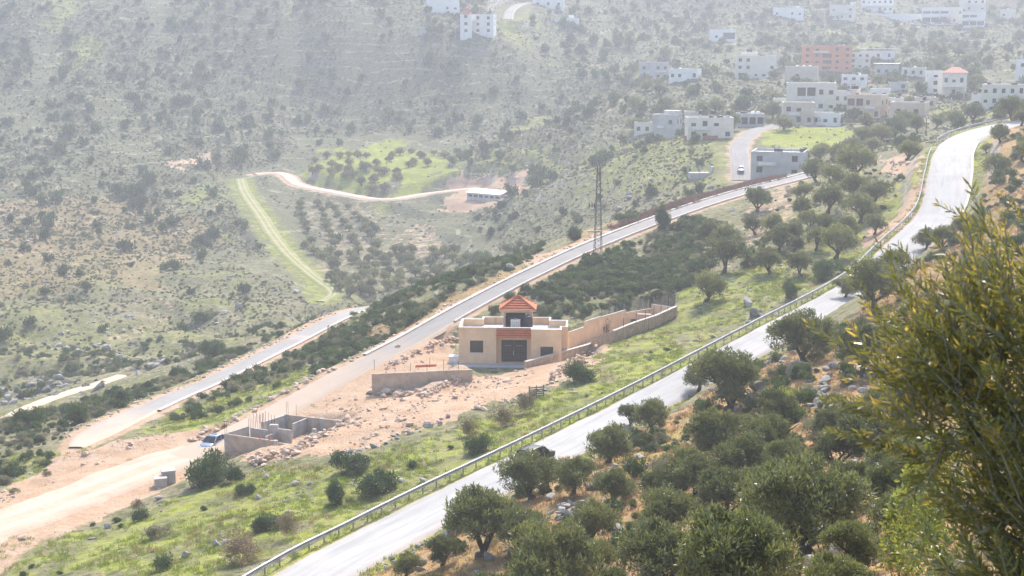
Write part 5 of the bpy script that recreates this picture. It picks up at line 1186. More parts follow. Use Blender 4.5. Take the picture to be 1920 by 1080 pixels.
def olive_parts(seed, nc, per, L, W, spread=2.5, limbs=True, dens=1.0):
    """5 m wide olive: (trunk mesh builder, crown V, F); crown of clumps carried by forked limbs"""
    rng = np.random.default_rng(seed); rr = random.Random(seed); mb = MB()
    lean = np.array([rr.uniform(-.35, .35), rr.uniform(-.3, .3)]); hb = rr.uniform(0.35, 0.8)
    fork = np.array([lean[0], lean[1], hb]); tips = []
    pts = [(0, 0, -0.5), (lean[0] * 0.1, lean[1] * 0.1, 0.15), (lean[0] * 0.6 + rr.uniform(-.08, .08), lean[1] * 0.6, hb * 0.55), tuple(fork)]
    mb.tube(pts, [0.36, 0.27, 0.2, 0.17], 8)
    nl = rr.randint(3, 5)
    for i in range(nl):
        a = 2 * math.pi * (i + rr.uniform(-.3, .3)) / nl; out = rr.uniform(0.9, 1.6); top = hb + rr.uniform(0.9, 1.9)
        mid_ = fork + np.array([math.cos(a) * out * 0.45, math.sin(a) * out * 0.45, (top - hb) * 0.55]); end = fork + np.array([math.cos(a) * out, math.sin(a) * out, top - hb])
        mb.tube([fork - (0, 0, 0.1), mid_ + rng.normal(size=3) * 0.08, end], [0.13, 0.085, 0.04], 6); tips += [mid_, end]
        for q in range(2):
            e2 = end + np.array([rr.uniform(-.8, .8), rr.uniform(-.8, .8), rr.uniform(0.1, .7)]); mb.tube([mid_ + (end - mid_) * rr.uniform(.3, .9), e2], [0.05, 0.02], 5); tips.append(e2)
    # crown lobes: a few big masses, then clumps on their skins
    nlobe = rr.randint(5, 8); lob = []
    for i in range(nlobe):
        a = 2 * math.pi * i / nlobe + rr.uniform(-.5, .5); ro = rr.uniform(0.35, 1.0) * spread * 0.56
        lob.append((lean[0] + math.cos(a) * ro, lean[1] + math.sin(a) * ro, 1.75 + rr.uniform(-.55, .65), rr.uniform(0.75, 1.3)))
    lob.append((lean[0], lean[1], 2.35, 1.2)); lob = np.array(lob)
    pick = rng.integers(0, len(lob), nc); d = unit(rng.normal(size=(nc, 3))); d[:, 2] = np.where(d[:, 2] < -0.6, -d[:, 2], d[:, 2])
    cen = lob[pick, :3] + d * (lob[pick, 3] * rng.uniform(0.55, 1.0, nc))[:, None] * np.array([1, 1, 0.85])
    cen[:, 2] = np.maximum(cen[:, 2], 0.28 + rng.uniform(0, .5, nc))
    V, F = foliage(rng, cen, rng.uniform(0.14, 0.36, nc), per, L, W, 0.6)
    return mb, V, F
OLIVES = {}
def make_olive_set(lod, n, nc, per, L, W):
    out = []
    for i in range(n):
        mb, V, F = olive_parts(100 * (1 + len(OLIVES)) + i * 7 + 3, nc, per, L, W)
        out.append((mb.mesh('trunk', M_BARK, True), mesh_np('crown', V, F, M_OLIVE)))
    OLIVES[lod] = out
make_olive_set('near', 7, 300, 34, 0.25, 0.072)
make_olive_set('mid', 6, 190, 22, 0.30, 0.10)
make_olive_set('far', 5, 120, 13, 0.42, 0.20)
_olc = [0]
def olive(p, w, label, group, lod='mid', cat='olive tree', hs=1.0):
    tr, cr = OLIVES[lod][_olc[0] % len(OLIVES[lod])]; _olc[0] += 1
    o = empty('olive_tree', p, random.uniform(0, 6.28)); s = w / 4.5; o.scale = (s, s, s * hs * random.uniform(0.92, 1.1)); tag(o, label, cat, group)
    link('trunk', tr, o); c_ = link('crown', cr, o)
    if lod == 'far': c_.location.z = -0.55
    return o

def shrub_mesh(seed, nc, per, L, W, mat, flat=0.62, lobes=5, stem=True):
    """dome-shaped bush 2 m wide"""
    rng = np.random.default_rng(seed); lob = np.stack([rng.uniform(-.5, .5, lobes), rng.uniform(-.5, .5, lobes), rng.uniform(0.15, .5, lobes), rng.uniform(.38, .62, lobes)], 1)
    pick = rng.integers(0, lobes, nc); d = unit(rng.normal(size=(nc, 3))); d[:, 2] = abs(d[:, 2]) * np.where(rng.uniform(size=nc) < 0.2, -0.5, 1)
    cen = lob[pick, :3] + d * (lob[pick, 3] * rng.uniform(.5, 1, nc))[:, None]; cen[:, 2] = np.maximum(cen[:, 2] * flat / 0.62, 0.03)
    V, F = foliage(rng, cen, rng.uniform(0.10, 0.22, nc), per, L, W, 0.45)
    V[:, 2] = np.maximum(V[:, 2], -0.15)
    return mesh_np('foliage', V, F, mat)
SH_NEAR = [shrub_mesh(11 + i, 150, 26, 0.12, 0.05, M_SHRUB) for i in range(4)]
SH_MID = [shrub_mesh(31 + i, 70, 14, 0.20, 0.10, M_SHRUB) for i in range(4)]
SC_MID = [shrub_mesh(51 + i, 60, 13, 0.19, 0.07, M_SCRUB, 0.5) for i in range(3)]
SH_FAR = [shrub_mesh(71 + i, 34, 9, 0.42, 0.24, M_SHRUB, 0.75) for i in range(3)] + [shrub_mesh(81 + i, 30, 9, 0.42, 0.22, M_SCRUB, 0.6) for i in range(2)]
SH_BR = [shrub_mesh(91 + i, 120, 22, 0.10, 0.05, M_BRIGHT, 0.9) for i in range(2)]
def shrub(p, w, h, me, label, group=None, name='shrub', cat='shrub'):
    o = link(name, me, None, p, random.uniform(0, 6.28)); o.scale = (w / 2, w / 2, h); tag(o, label, cat, group); return o
def tall_bush(seed, w, h):
    rng = np.random.default_rng(seed); nc = 95; t = rng.uniform(0.1, 1, nc) ** 0.8; a = rng.uniform(0, 6.28, nc); r = w / 2 * np.sqrt(rng.uniform(0.1, 1, nc)) * (1.05 - 0.75 * t ** 2)
    cen = np.stack([np.cos(a) * r, np.sin(a) * r, t * h * 0.96], 1); V, F = foliage(rng, cen, rng.uniform(0.08, 0.22, nc), 15, 0.15, 0.075, 0.2)
    return mesh_np('foliage', V, F, M_BRIGHT)
def tuft_mesh(seed, n, h, mat, spread=0.25, w=0.02):
    rng = np.random.default_rng(seed); a = rng.uniform(0, 6.28, n); r = rng.uniform(0, spread, n) ** 1.0
    pos = np.stack([np.cos(a) * r, np.sin(a) * r, np.full(n, -0.03)], 1); d = unit(np.stack([np.cos(a) * rng.uniform(0, .7, n), np.sin(a) * rng.uniform(0, .7, n), np.ones(n)], 1))
    V, F = leaf_cards(pos, d, h * rng.uniform(.5, 1.1, n), w * rng.uniform(.7, 1.4, n), rng); return mesh_np('blades', V, F, mat)
import bmesh
def rock_mesh(seed, mat, sub=2, flat=0.7):
    bm = bmesh.new(); bmesh.ops.create_icosphere(bm, subdivisions=sub, radius=1.0); rng = np.random.default_rng(seed)
    V = np.array([v.co[:] for v in bm.verts]); F = [tuple(v.index for v in f.verts) for f in bm.faces]; bm.free()
    for _ in range(14):                      # cut facets
        n = unit(rng.normal(size=3)); c = rng.uniform(0.42, 0.78); d = V @ n; V = V - np.outer(np.maximum(d - c, 0) * 0.92, n)
    V = V * np.array([rng.uniform(.8, 1.25), rng.uniform(.7, 1.1), flat * rng.uniform(.8, 1.2)]) * (1 + rng.normal(size=(len(V), 1)) * 0.035)
    return mesh_np('stone', V, F, mat)
M_LIME = simple_mat('weathered grey limestone', (0.36, 0.335, 0.305), 0.95, 0.32, 1.8, bmp=0.06, stain=(0.17, 0.155, 0.14))
M_ROCKP = simple_mat('fresh pink limestone', (0.58, 0.44, 0.33), 0.95, 0.25, 1.4, bmp=0.05, stain=(0.50, 0.28, 0.16))
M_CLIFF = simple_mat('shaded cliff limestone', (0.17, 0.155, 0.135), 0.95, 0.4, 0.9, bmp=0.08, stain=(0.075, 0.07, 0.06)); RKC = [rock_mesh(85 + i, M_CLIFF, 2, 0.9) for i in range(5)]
RK = [rock_mesh(5 + i, M_LIME) for i in range(6)]; RKP = [rock_mesh(25 + i, M_ROCKP) for i in range(6)]
RKS = [rock_mesh(45 + i, M_LIME, 1) for i in range(4)]; RKPS = [rock_mesh(65 + i, M_ROCKP, 1) for i in range(4)]
def stone(p, s, me, parent=None, name='stone'):
    o = link(name, me, parent, p); o.rotation_euler = (random.uniform(-.5, .5), random.uniform(-.5, .5), random.uniform(0, 6.28)); k = s / 2; o.scale = (k, k * random.uniform(.75, 1.1), k * random.uniform(.7, 1.1)); return o
def rubble(label, line, width_px, n, s0, s1, kinds, dmin=30, name='rubble_bank', heap=0.0, cat='rubble', sink=0.12):
    """a bank of loose stones along a line on the ground"""
    pts = []; px = np.array([q[0] for q in line], float); py = np.array([q[1] for q in line], float); seg_ = np.concatenate([[0], np.cumsum(np.hypot(np.diff(px), np.diff(py)))])
    t = RNG.uniform(0, seg_[-1], n); off = RNG.normal(0, 0.5, n); X = np.interp(t, seg_, px); Y = np.interp(t, seg_, py) + off * width_px
    q = hits(X, Y, dmin); c = q.mean(0); o = empty(name, c); tag(o, label, cat)
    for k in range(n):
        s = random.uniform(s0, s1) * (1.0 if random.random() < .8 else 1.5); up = heap * max(0, 1 - abs(off[k])) * random.random()
        stone((q[k][0] - c[0], q[k][1] - c[1], q[k][2] - c[2] + s * sink + up), s, random.choice(kinds), o)
    return o

def rubble_along(label, L, D0, D1, o0, o1, n, s0, s1, kinds):
    i0, i1 = sorted((idx(L, D0), idx(L, D1))); t, nn = line_frame(L); k = RNG.integers(i0, i1, n); off = L[k, 3] / 2 * np.sign(o0) + RNG.uniform(min(o0, o1), max(o0, o1), n)
    x = L[k, 0] + nn[k, 0] * off + t[k, 0] * RNG.uniform(-1, 1, n); y = L[k, 1] + nn[k, 1] * off + t[k, 1] * RNG.uniform(-1, 1, n); z = grid_sample(GZ, x, y); c = np.array([x.mean(), y.mean(), z.mean()])
    o = empty('rubble_bank', c); tag(o, label, 'rubble')
    for a, b_, d in zip(x, y, z): s = random.uniform(s0, s1); stone((a - c[0], b_ - c[1], d - c[2] + s * 0.12), s, random.choice(kinds), o)
    return o

# ---- points scattered by ground cover
AREA = np.zeros(GZ.shape); AREA[:-1, :-1] = (np.diff(AZ)[None, :] * np.diff(LR)[:, None]) * (RR[:-1, :-1] ** 2)
INVIEW = (abs(GA) < R(22.5)) & (RR > 25) & (RR < 1100)
def zone(px, val, M, dmin=8.0, jag=2.5): paint(M, px, val, dmin, 1300.0, 0, jag)
def scatter(dens, seed):
    rng = np.random.default_rng(seed); lam = np.clip(dens * AREA * INVIEW, 0, 50); n = rng.poisson(lam); j, i = np.nonzero(n); k = n[j, i]; j = np.repeat(j, k); i = np.repeat(i, k)
    ok = (j < GZ.shape[0] - 1) & (i < GZ.shape[1] - 1); j = j[ok]; i = i[ok]; a = AZ[i] + rng.uniform(size=len(i)) * (AZ[i + 1] - AZ[i]); l = LR[j] + rng.uniform(size=len(j)) * (LR[j + 1] - LR[j])
    x = np.exp(l) * np.sin(a); y = np.exp(l) * np.cos(a); return np.stack([x, y, grid_sample(GZ, x, y)], 1), (j, i)
def in_sight(p, margin=0, h=1.0):
    """projected inside the frame and not hidden by the ground itself"""
    x, y, f = project(p + np.array([0, 0, h])); ok = (x > -margin) & (x < 1920 + margin) & (y > -margin) & (y < 1080 + margin)
    idx_ = np.nonzero(ok)[0]
    if len(idx_):
        q = p[idx_] + np.array([0, 0, h]); t = np.linspace(0.15, 0.985, 90)[None, :]; X = q[:, :1] * t; Y = q[:, 1:2] * t; Z = CAMZ + (q[:, 2:3] - CAMZ) * t
        hid = (grid_sample(GZ, X, Y) > Z).any(1); ok[idx_[hid]] = False
    return ok
def stuff(name, pts, scl, rot, var, protos, label, cat):
    """one object that repeats small meshes on points (geometry nodes)"""
    me = bpy.data.meshes.new(name); me.vertices.add(len(pts)); me.vertices.foreach_set('co', pts.astype(np.float32).ravel())
    for nm, ty, arr in (('size', 'FLOAT_VECTOR', scl), ('turn', 'FLOAT', rot), ('kind_no', 'INT', var)):
        a = me.attributes.new(nm, ty, 'POINT')
        if ty == 'FLOAT_VECTOR': a.data.foreach_set('vector', np.asarray(scl, np.float32).ravel())
        else: a.data.foreach_set('value', np.asarray(arr, np.int32 if ty == 'INT' else np.float32))
    o = link(name, me); tag(o, label, cat, kind='stuff')
    ng = bpy.data.node_groups.new(name, 'GeometryNodeTree'); ng.interface.new_socket('Geometry', in_out='INPUT', socket_type='NodeSocketGeometry'); ng.interface.new_socket('Geometry', in_out='OUTPUT', socket_type='NodeSocketGeometry')
    N = ng.nodes; Lk = ng.links; gi = N.new('NodeGroupInput'); go = N.new('NodeGroupOutput'); jn = N.new('GeometryNodeJoinGeometry')
    def attr(nm, ty): q = N.new('GeometryNodeInputNamedAttribute'); q.data_type = ty; q.inputs[0].default_value = nm; return q.outputs[0]
    size = attr('size', 'FLOAT_VECTOR'); turn = attr('turn', 'FLOAT'); kn = attr('kind_no', 'INT'); cb = N.new('ShaderNodeCombineXYZ'); Lk.new(turn, cb.inputs[2])
    for k, pr_ in enumerate(protos):
        oi = N.new('GeometryNodeObjectInfo'); oi.inputs['Object'].default_value = pr_; oi.inputs['As Instance'].default_value = True
        cmp_ = N.new('FunctionNodeCompare'); cmp_.data_type = 'INT'; cmp_.operation = 'EQUAL'; Lk.new(kn, cmp_.inputs[2]); cmp_.inputs[3].default_value = k
        ip = N.new('GeometryNodeInstanceOnPoints'); Lk.new(gi.outputs[0], ip.inputs['Points']); Lk.new(cmp_.outputs[0], ip.inputs['Selection']); Lk.new(oi.outputs['Geometry'], ip.inputs['Instance'])
        Lk.new(cb.outputs[0], ip.inputs['Rotation']); Lk.new(size, ip.inputs['Scale']); Lk.new(ip.outputs[0], jn.inputs[0])
    Lk.new(jn.outputs[0], go.inputs[0]); md = o.modifiers.new('scatter', 'NODES'); md.node_group = ng
    return o
def proto(me):
    """a mesh only referred to by the scattering node groups (not placed in the scene)"""
    return bpy.data.objects.new('proto_' + me.name, me)

free = (1 - roadmask) * (ROADD > 0.3)
# --- olive trees set one by one: (foot x, foot y, crown width px, label)
MARKS = [(1000,880,'the black car'),(1090,965,'the heap of field stones'),(1495,700,'the great dark boulder'),(1540,735,'the stacked stones'),(1632,850,'the tall-trunk olive'),(1515,960,'the largest dark olive'),(1365,1040,'the wide olive at the bottom edge'),(900,990,'the big bushy olive'),
 (1365,715,'the large leaning olive'),(1510,640,'the broad olive on the bank'),(1640,550,'the wide olive over the road edge'),(1815,420,'the round olive hiding the road'),(1740,940,'the bright yellow-green bush'),(1610,1050,'the tumbled stone wall'),(1225,780,'the thin olive at the road edge'),(1475,860,'the short line of pale stones'),
 (1323,540,'the lowest round olive'),(1444,490,'the split-trunk olive'),(1502,495,'the black-trunk olive'),(1552,500,'the dark bush by the rail'),(1420,375,'the double-trunk olive'),(1607,310,'the largest round olive'),(1552,375,'the spreading olive'),(1700,285,'the lone olive at the rail end'),(1595,270,'the forked-trunk olive'),(1736,235,'the dark pole'),(1865,315,'the rounded olive above the kerb'),(1876,250,'the olive at the bend'),(1780,235,'the lamp pole')]
_used = set()
def relative_label(x, y, kind, w):
    size = 'small' if w < 46 else 'medium' if w < 95 else 'large'
    for mx, my, nm in sorted(MARKS, key=lambda m: math.hypot(m[0] - x, m[1] - y)):
        dx, dy = x - mx, y - my
        if math.hypot(dx, dy) < 14: continue
        a = math.degrees(math.atan2(-dy, dx)) % 360; dr = ('right of', 'up and right of', 'above', 'up and left of', 'left of', 'down and left of', 'below', 'down and right of')[int((a + 22.5) // 45) % 8]
        lab = f'{size} {kind} {dr} {nm}'
        if lab not in _used: _used.add(lab); return lab
    return kind
def place_olives(lst, group, lod, default, dmin=20, sc=1.0):
    for it in lst:
        x, y, w = it[:3]; lab = it[3] if len(it) > 3 else relative_label(x, y - w * 0.4, default, w); p = hit(x, y, dmin); D = math.hypot(p[0], p[1]); olive(p, w * D / FPX * sc, lab, group, lod)
G_UP = 'olive trees on the slope between lane and road'
place_olives([
 (1323,567,70,'round olive tree on bright grass, lowest of the mid-slope olives'),(1358,513,74,'broad olive tree just up the slope from the lowest round olive'),
 (1444,513,58,'sparse pale olive tree with thin split trunk'),(1502,518,56,'dark olive tree with short black trunk beside the guardrail'),(1365,472,60),(1461,472,56),
 (1567,486,68,'large dark olive tree against the guardrail'),(1530,470,50),(1335,447,42,'small upright olive tree with a bare leaning trunk at the scrub edge'),(1420,397,58,'tall olive tree with double trunk beside the upper lane'),
 (1416,440,42),(1453,440,45),(1607,335,70,'largest round olive tree right of the upper lane end'),(1560,354,52),(1530,342,50),(1508,377,42),(1552,401,66,'spreading olive tree with dark central trunk in the upper grove'),
 (1600,372,55),(1643,390,60),(1613,418,66),(1502,407,42),(1515,430,45),(1490,455,50),(1590,450,52),(1545,445,46),(1640,440,44),(1700,300,44,'lone olive tree beside the end of the guardrail'),
 (1638,287,34),(1595,290,42,'olive tree with black forked trunk above the lane end'),(1570,303,40),(1540,304,40),(1650,270,42),(1680,262,48),(1620,272,40),(1690,247,36),(1720,249,34),(1755,240,26),(1786,236,32),(1824,228,42),
 (1900,228,50),(1915,236,34),(1876,267,40,'olive tree standing at the inner kerb of the bend'),(1850,287,20),(1866,337,50,'rounded olive tree above the kerb on the right bank'),(1915,300,40)],
 G_UP, 'mid', 'olive tree', 60, 1.15)
G_RT = 'olive trees on the near bank'
place_olives([
 (1815,455,60,'round olive tree hiding the road below the straight'),(1770,465,46),(1735,470,46),(1680,515,54),(1640,583,112,'wide olive tree covering the road edge right of the guardrail'),(1585,560,50),
 (1510,685,126,'broad olive tree above the dark boulder on the near bank'),(1620,705,122,'dense dark olive tree behind the foreground branches'),(1365,770,140,'large leaning olive tree beside the road right of the grass verge'),(1310,735,70),
 (1225,812,72,'thin open-crowned olive tree at the road edge'),(1140,868,92),(1075,928,84,'dark low olive tree right of the black car'),(998,936,118,'olive tree with bent dark trunk in front of the black car'),
 (900,1045,160,'big bushy olive tree at the road edge, left of the stone heap'),(975,1040,120),(1155,945,78),(1245,948,92),(1290,905,82),(1205,842,40),
 (1020,1150,200),(1235,1120,190),(1120,1085,90),(1335,865,112),(1432,865,102),(1388,915,126),(1305,925,92),(1515,1045,232,'largest dark olive tree at the lower right'),(1365,1165,260,'wide olive tree cut by the bottom edge'),
 (1570,885,106),(1632,868,135,'open olive tree with a tall dark bare trunk'),(1685,1020,120),(1600,960,110),(1460,955,110),(1700,905,110),(1560,1160,150),(1180,800,50),(1760,640,90),(1830,560,90),(1450,800,80),(1400,830,70),(1480,900,90),(1350,980,130),(1250,1020,130),(1100,1030,110),(1440,1010,120),(1560,820,70),(1700,800,110),(1720,720,100),(1650,790,80),(830,1060,70),(760,1085,60),(1680,960,110),(1540,960,90),(1600,1080,120)],
 G_RT, 'near', 'olive tree', 20, 1.12)
# valley orchard
def zp(x, y): return 440 + x / 3.556, 280 + y / 3.556
rows = [(430,385),(440,410),(450,455),(455,490),(470,515),(490,550),(510,630),(525,700),(470,660),(550,378),(580,422),(600,462),(605,500),(612,530),(628,565),(645,600),(668,648),(630,382),(662,408),(688,445),(725,505),(762,545),(790,592),(812,640),(780,620),
        (757,402),(800,448),(832,472),(870,500),(882,530),(902,575),(912,598),(950,640),(1115,685),(600,735),(690,720)]
for k, (x, y) in enumerate(rows): a, b = zp(x, y); p = hit(a, b, 330); rw_ = 'leftmost' if k < 9 else 'second' if k < 17 else 'third' if k < 25 else 'rightmost'; olive(p, random.uniform(3.2, 4.2), f'small round olive tree in the {rw_} planted row of the valley orchard', f'{rw_} orchard row', 'far')
rng2 = random.Random(5); pts_o = []
poly_o = [(560,690),(1000,640),(1500,690),(1560,750),(1330,860),(1100,960),(640,1000),(600,820)]
while len(pts_o) < 58:
    x, y = rng2.uniform(560, 1560), rng2.uniform(640, 1000)
    if inside(poly_o, np.array([x]), np.array([y]))[0] and all(math.hypot(x - a, (y - b) * 1.8) > 56 for a, b in pts_o): pts_o.append((x, y))
for x, y in pts_o: a, b = zp(x, y); p = hit(a, b, 310); pt_ = 'left part' if x < 850 else 'middle' if x < 1150 else 'right part'; olive(p, rng2.uniform(3.6, 4.8), f'hazy olive tree crowded in the {pt_} of the lower valley grove', f'{pt_} of the lower valley grove', 'far')
gr = [(540,90),(560,140),(520,165),(650,120),(640,170),(690,140),(760,110),(760,160),(790,190),(850,120),(880,140),(940,110),(960,160),(1000,165),(1050,50),(1080,200),(850,240),(920,285),(1000,275),(930,220),(740,190),(1090,170),(1160,120),(1030,80),(1190,100),(1240,60),(1290,110),(1330,40),(1400,60),(1450,90),(1500,70),(1540,60),(880,60),(820,60),(760,50),(700,60),(620,60),(1100,40),(1180,30)]
for x, y in gr: a, b = zp(x, y); p = hit(a, b, 400); olive(p, random.uniform(3.8, 5.4), 'hazy olive tree standing on the bright green valley meadow', 'meadow olives', 'far')

rng3 = random.Random(9); pts_v = []
while len(pts_v) < 85:
    x, y = rng3.uniform(1170, 1915), rng3.uniform(55, 246)
    if y > 246 - max(0, 1330 - x) * 0.0 or 1370 < x < 1440 and y > 232 or all(math.hypot(x - a, (y - b) * 2) > 16 for a, b in pts_v): pts_v.append((x, y))
for x, y in pts_v:
    p = hit(x, y, 400); sd_ = 'left' if x < 1420 else 'middle' if x < 1660 else 'right'; lv = 'upper' if y < 130 else 'lower'
    olive(p, rng3.uniform(4.5, 8.0), f'hazy grey-green tree among the houses, {lv} {sd_} part of the village', f'{lv} {sd_} village trees', 'far', 'tree', rng3.uniform(0.9, 1.3))

# --- named dark shrubs
def place_shrubs(lst, mesh_set, dmin=40, group=None):
    for k, (x, y, w, hpx, lab) in enumerate(lst):
        p = hit(x, y, dmin); D = math.hypot(p[0], p[1]); shrub(p, w * D / FPX, hpx * D / FPX * 1.05, mesh_set[k % len(mesh_set)], lab, group)
place_shrubs([(385,905,105,62,'large dark evergreen bush beside the dirt road'),(432,905,62,36,'rounder mid-green bush touching the large roadside bush'),(655,885,90,34,'long dark bush on the grass above the guardrail, upper of the pair'),(635,945,60,42,'dark bush left of the low bush by the rail'),
 (712,925,110,42,'low wide dark bush close to the guardrail'),(505,992,75,32,'dark bush low on the grassy slope near the bottom left'),(460,925,44,20,'small dark bush below the roadside bush'),(1095,715,80,36,'grey-green bush beside the rubble end of the stone wall'),
 (895,845,60,34,'olive-brown bush behind the guardrail opposite the black car'),(1552,525,68,44,'dark rounded bush crowding the guardrail posts'),(1413,498,46,34,'dark green bush between two olives on the mid slope'),(1428,460,22,16,'small dark bush above the split-trunk olive'),
 (1702,278,52,28,'yellowish green bush beside the bend guardrail'),(1445,332,52,30,'round bright green bush in front of the grey flat-roofed house'),(1480,560,30,30,'light green leafy sapling beside the guardrail'),(1248,430,42,44,'upright dark bush at the scrub edge of the upper lane'),
 (405,668,60,34,'dense dark bush above the lower lane'),(228,756,36,30,'upright dark bush between footpath and lower lane'),(815,492,0.1,1,'x') if False else (905,500,60,30,'dark bush on the ridge left of the upper lane'),(1075,452,44,26,'dark bush on the ridge below the pylon'),(1178,415,50,18,'green bush on the ridge right of the pylon'),(370,462,26,18,'dark lone bush on the far stony slope'),
 (770,588,50,24,'dark bush on the ridge above the peach house'),(145,795,60,40,'dark bush cluster near the left edge below the footpath'),(60,800,60,40,'dark bush at the left edge below the footpath'),(380,600,50,20,'dark bush low on the opposite slope')],
 SH_NEAR, 40)
for k, (x, D, ytop, w_, lab) in enumerate(((1752, 30, 850, 1.15, 'bright yellow-green leafy bush beside the foreground olive'), (1722, 33, 930, 0.9, 'smaller yellow-green bush just left of the bright leafy bush'), (1792, 28, 820, 1.2, 'yellow-green bush half hidden behind the foreground olive'))):
    p = H(x, D, 0); p[2] = gz(p[0], p[1]); hh_ = max(1.0, P(x, ytop, D)[2] - p[2]); o = link('shrub', tall_bush(500 + k, w_, hh_), None, p); tag(o, lab, 'shrub')
place_shrubs([(1570,835,30,24,'small yellow-green bush among stones right of the dark boulder'),(1480,770,60,36,'green bush in front of the stacked stones')], SH_BR, 40)

SH_BRN = [shrub_mesh(151 + i, 130, 16, 0.16, 0.03, M_BROWNB, 0.8) for i in range(2)]
place_shrubs([(455,1052,120,44,'wide brown leafless bush by the guardrail at the bottom left'),(540,1010,60,36,'small brown bush beside the guardrail post row'),(945,800,60,34,'brown bush behind the guardrail beyond the black car'),(980,775,50,30,'pale brown bush on the grass below the pallet'),(880,818,50,30,'dull brown bush beside the olive-brown bush'),(255,960,30,18,'small brown bush at the edge of the dirt road bank'),(1130,625,40,22,'dark red-brown bush behind the corner of the stone wall')], SH_BRN, 40)
# --- scrub everywhere else: the 300 that show largest are things of their own, the rest one mass
DS = np.zeros(GZ.shape)
zone([(905,600),(1010,522),(1130,474),(1290,402),(1335,420),(1310,540),(1250,572),(1130,590),(1060,605),(1000,592)], 1.7, DS)
zone([(600,640),(680,582),(780,545),(870,508),(980,488),(1010,490),(880,555),(740,640),(640,700),(560,705),(440,765),(330,805),(300,785),(420,722)], 0.75, DS)
zone([(0,960),(0,800),(120,765),(330,705),(500,632),(640,578),(540,632),(330,735),(130,842)], 0.5, DS)
zone([(0,980),(130,990),(280,955),(430,905),(640,890),(900,800),(1250,640),(1280,672),(640,985),(400,1085),(0,1085)], 0.05, DS)
zone([(1290,600),(1480,350),(1700,300),(1720,400),(1580,500),(1400,600)], 0.05, DS)
zone([(650,1085),(860,985),(1100,868),(1350,720),(1600,590),(1750,470),(1840,380),(1850,262),(2100,200),(2100,1100)], 0.13, DS)
leftz = (GA < 0.02) & (RR > 270) & (RR < 400); DS = np.where(leftz, np.maximum(DS, 0.40), DS)
DS = np.where((RR >= 330) & (GA < 0.0) & (RR < 600), np.maximum(DS, 0.34), DS)
DS = np.where(RR >= 560, np.maximum(DS, 0.34), DS)
DS = np.where((RR >= 340) & (RR < 600) & (GA >= 0.0), np.maximum(DS, 0.26), DS)
DV = np.zeros(GZ.shape); zone([(450,335),(520,300),(560,250),(880,260),(880,345),(1000,470),(760,545),(600,575),(520,470)], 1.0, DV, 300); DS *= 1 - 0.93 * DV
DS *= free * (1 - 0.9 * np.clip(MR * 1.3, 0, 1)) * (1 - 0.8 * sstep(0.5, 0.9, MG)) * sstep(0.15, 0.68, fbm(GX / (3 + RR * 0.018), GY / (3 + RR * 0.018), 71)) * 1.5
pts, (jj, ii) = scatter(DS, 101); rr_ = np.hypot(pts[:, 0], pts[:, 1]); rng = np.random.default_rng(3)
u_ = rng.uniform(size=len(pts)); big = u_ ** 2; b5 = u_ ** 9
wid = np.where(rr_ < 330, 0.7 + big * 1.9, np.where(rr_ < 450, 0.5 + big * 0.7 + b5 ** 11 * 3.0, 0.7 + big * 0.8 + b5 ** 10 * 4.5))
hei = wid * rng.uniform(0.42, 0.62, len(pts)); hei = np.where(rr_ > 330, wid * np.where(wid > 1.8, rng.uniform(0.5, 0.75, len(pts)), rng.uniform(0.3, 0.45, len(pts))), hei)
var = np.where(rr_ < 330, np.where(rng.uniform(size=len(pts)) < np.where((pts[:, 0] > -30) & (rr_ > 190), 0.8, 0.62), rng.integers(0, 4, len(pts)), 4 + rng.integers(0, 3, len(pts))), 7 + np.where((rng.uniform(size=len(pts)) < 0.10) | (wid > 2.3), rng.integers(0, 3, len(pts)), 3 + rng.integers(0, 2, len(pts))))
SHV = SH_MID + SC_MID + SH_FAR
vis = in_sight(pts, -4, 0.4); score = np.where(vis, wid / rr_, 0); top = np.argsort(-score)[:300]
def zone_label(p):
    x, y, _ = project(p); x = float(x[0]); y = float(y[0]); r = math.hypot(p[0], p[1])
    if r > 330: return ('dark bush on the hazy opposite hillside', 'bushes on the opposite hillside') if x < 1000 else ('dark bush on the hazy village hillside', 'bushes on the village hillside')
    i = int(np.argmin(np.hypot(Ln[:, 0] - p[0], Ln[:, 1] - p[1]))); t, n = line_frame(Ln); sd = (p[0] - Ln[i, 0]) * n[i, 0] + (p[1] - Ln[i, 1]) * n[i, 1]
    if sd < 0: nm = min(MARKS[:16], key=lambda m: math.hypot(m[0] - x, m[1] - y))[2]; return (f'low bush on the near bank near {nm}', f'bushes near {nm}')
    i = int(np.argmin(np.hypot(Lm[:, 0] - p[0], Lm[:, 1] - p[1]))); t, n = line_frame(Lm); sd = (p[0] - Lm[i, 0]) * n[i, 0] + (p[1] - Lm[i, 1]) * n[i, 1]
    if sd < 0: return ('low green bush in the thick scrub right of the upper lane', 'scrub right of the upper lane') if p[1] > 195 else ('low bush on the grassy slope above the guardrail', 'bushes on the grassy slope')
    return ('low dark bush on the slope left of the upper lane', 'scrub left of the upper lane')
for k in top:
    lab, grp = zone_label(pts[k]); shrub(pts[k], wid[k], hei[k], SHV[var[k]], lab, grp)
rest = np.ones(len(pts), bool); rest[top] = False
stuff('scrub', pts[rest], np.stack([wid[rest] / 2, wid[rest] / 2, hei[rest]], 1), rng.uniform(0, 6.28, rest.sum()), var[rest], [proto(m_) for m_ in SHV], 'low green and grey scrub covering the hillsides', 'scrub')
NSC = len(pts)

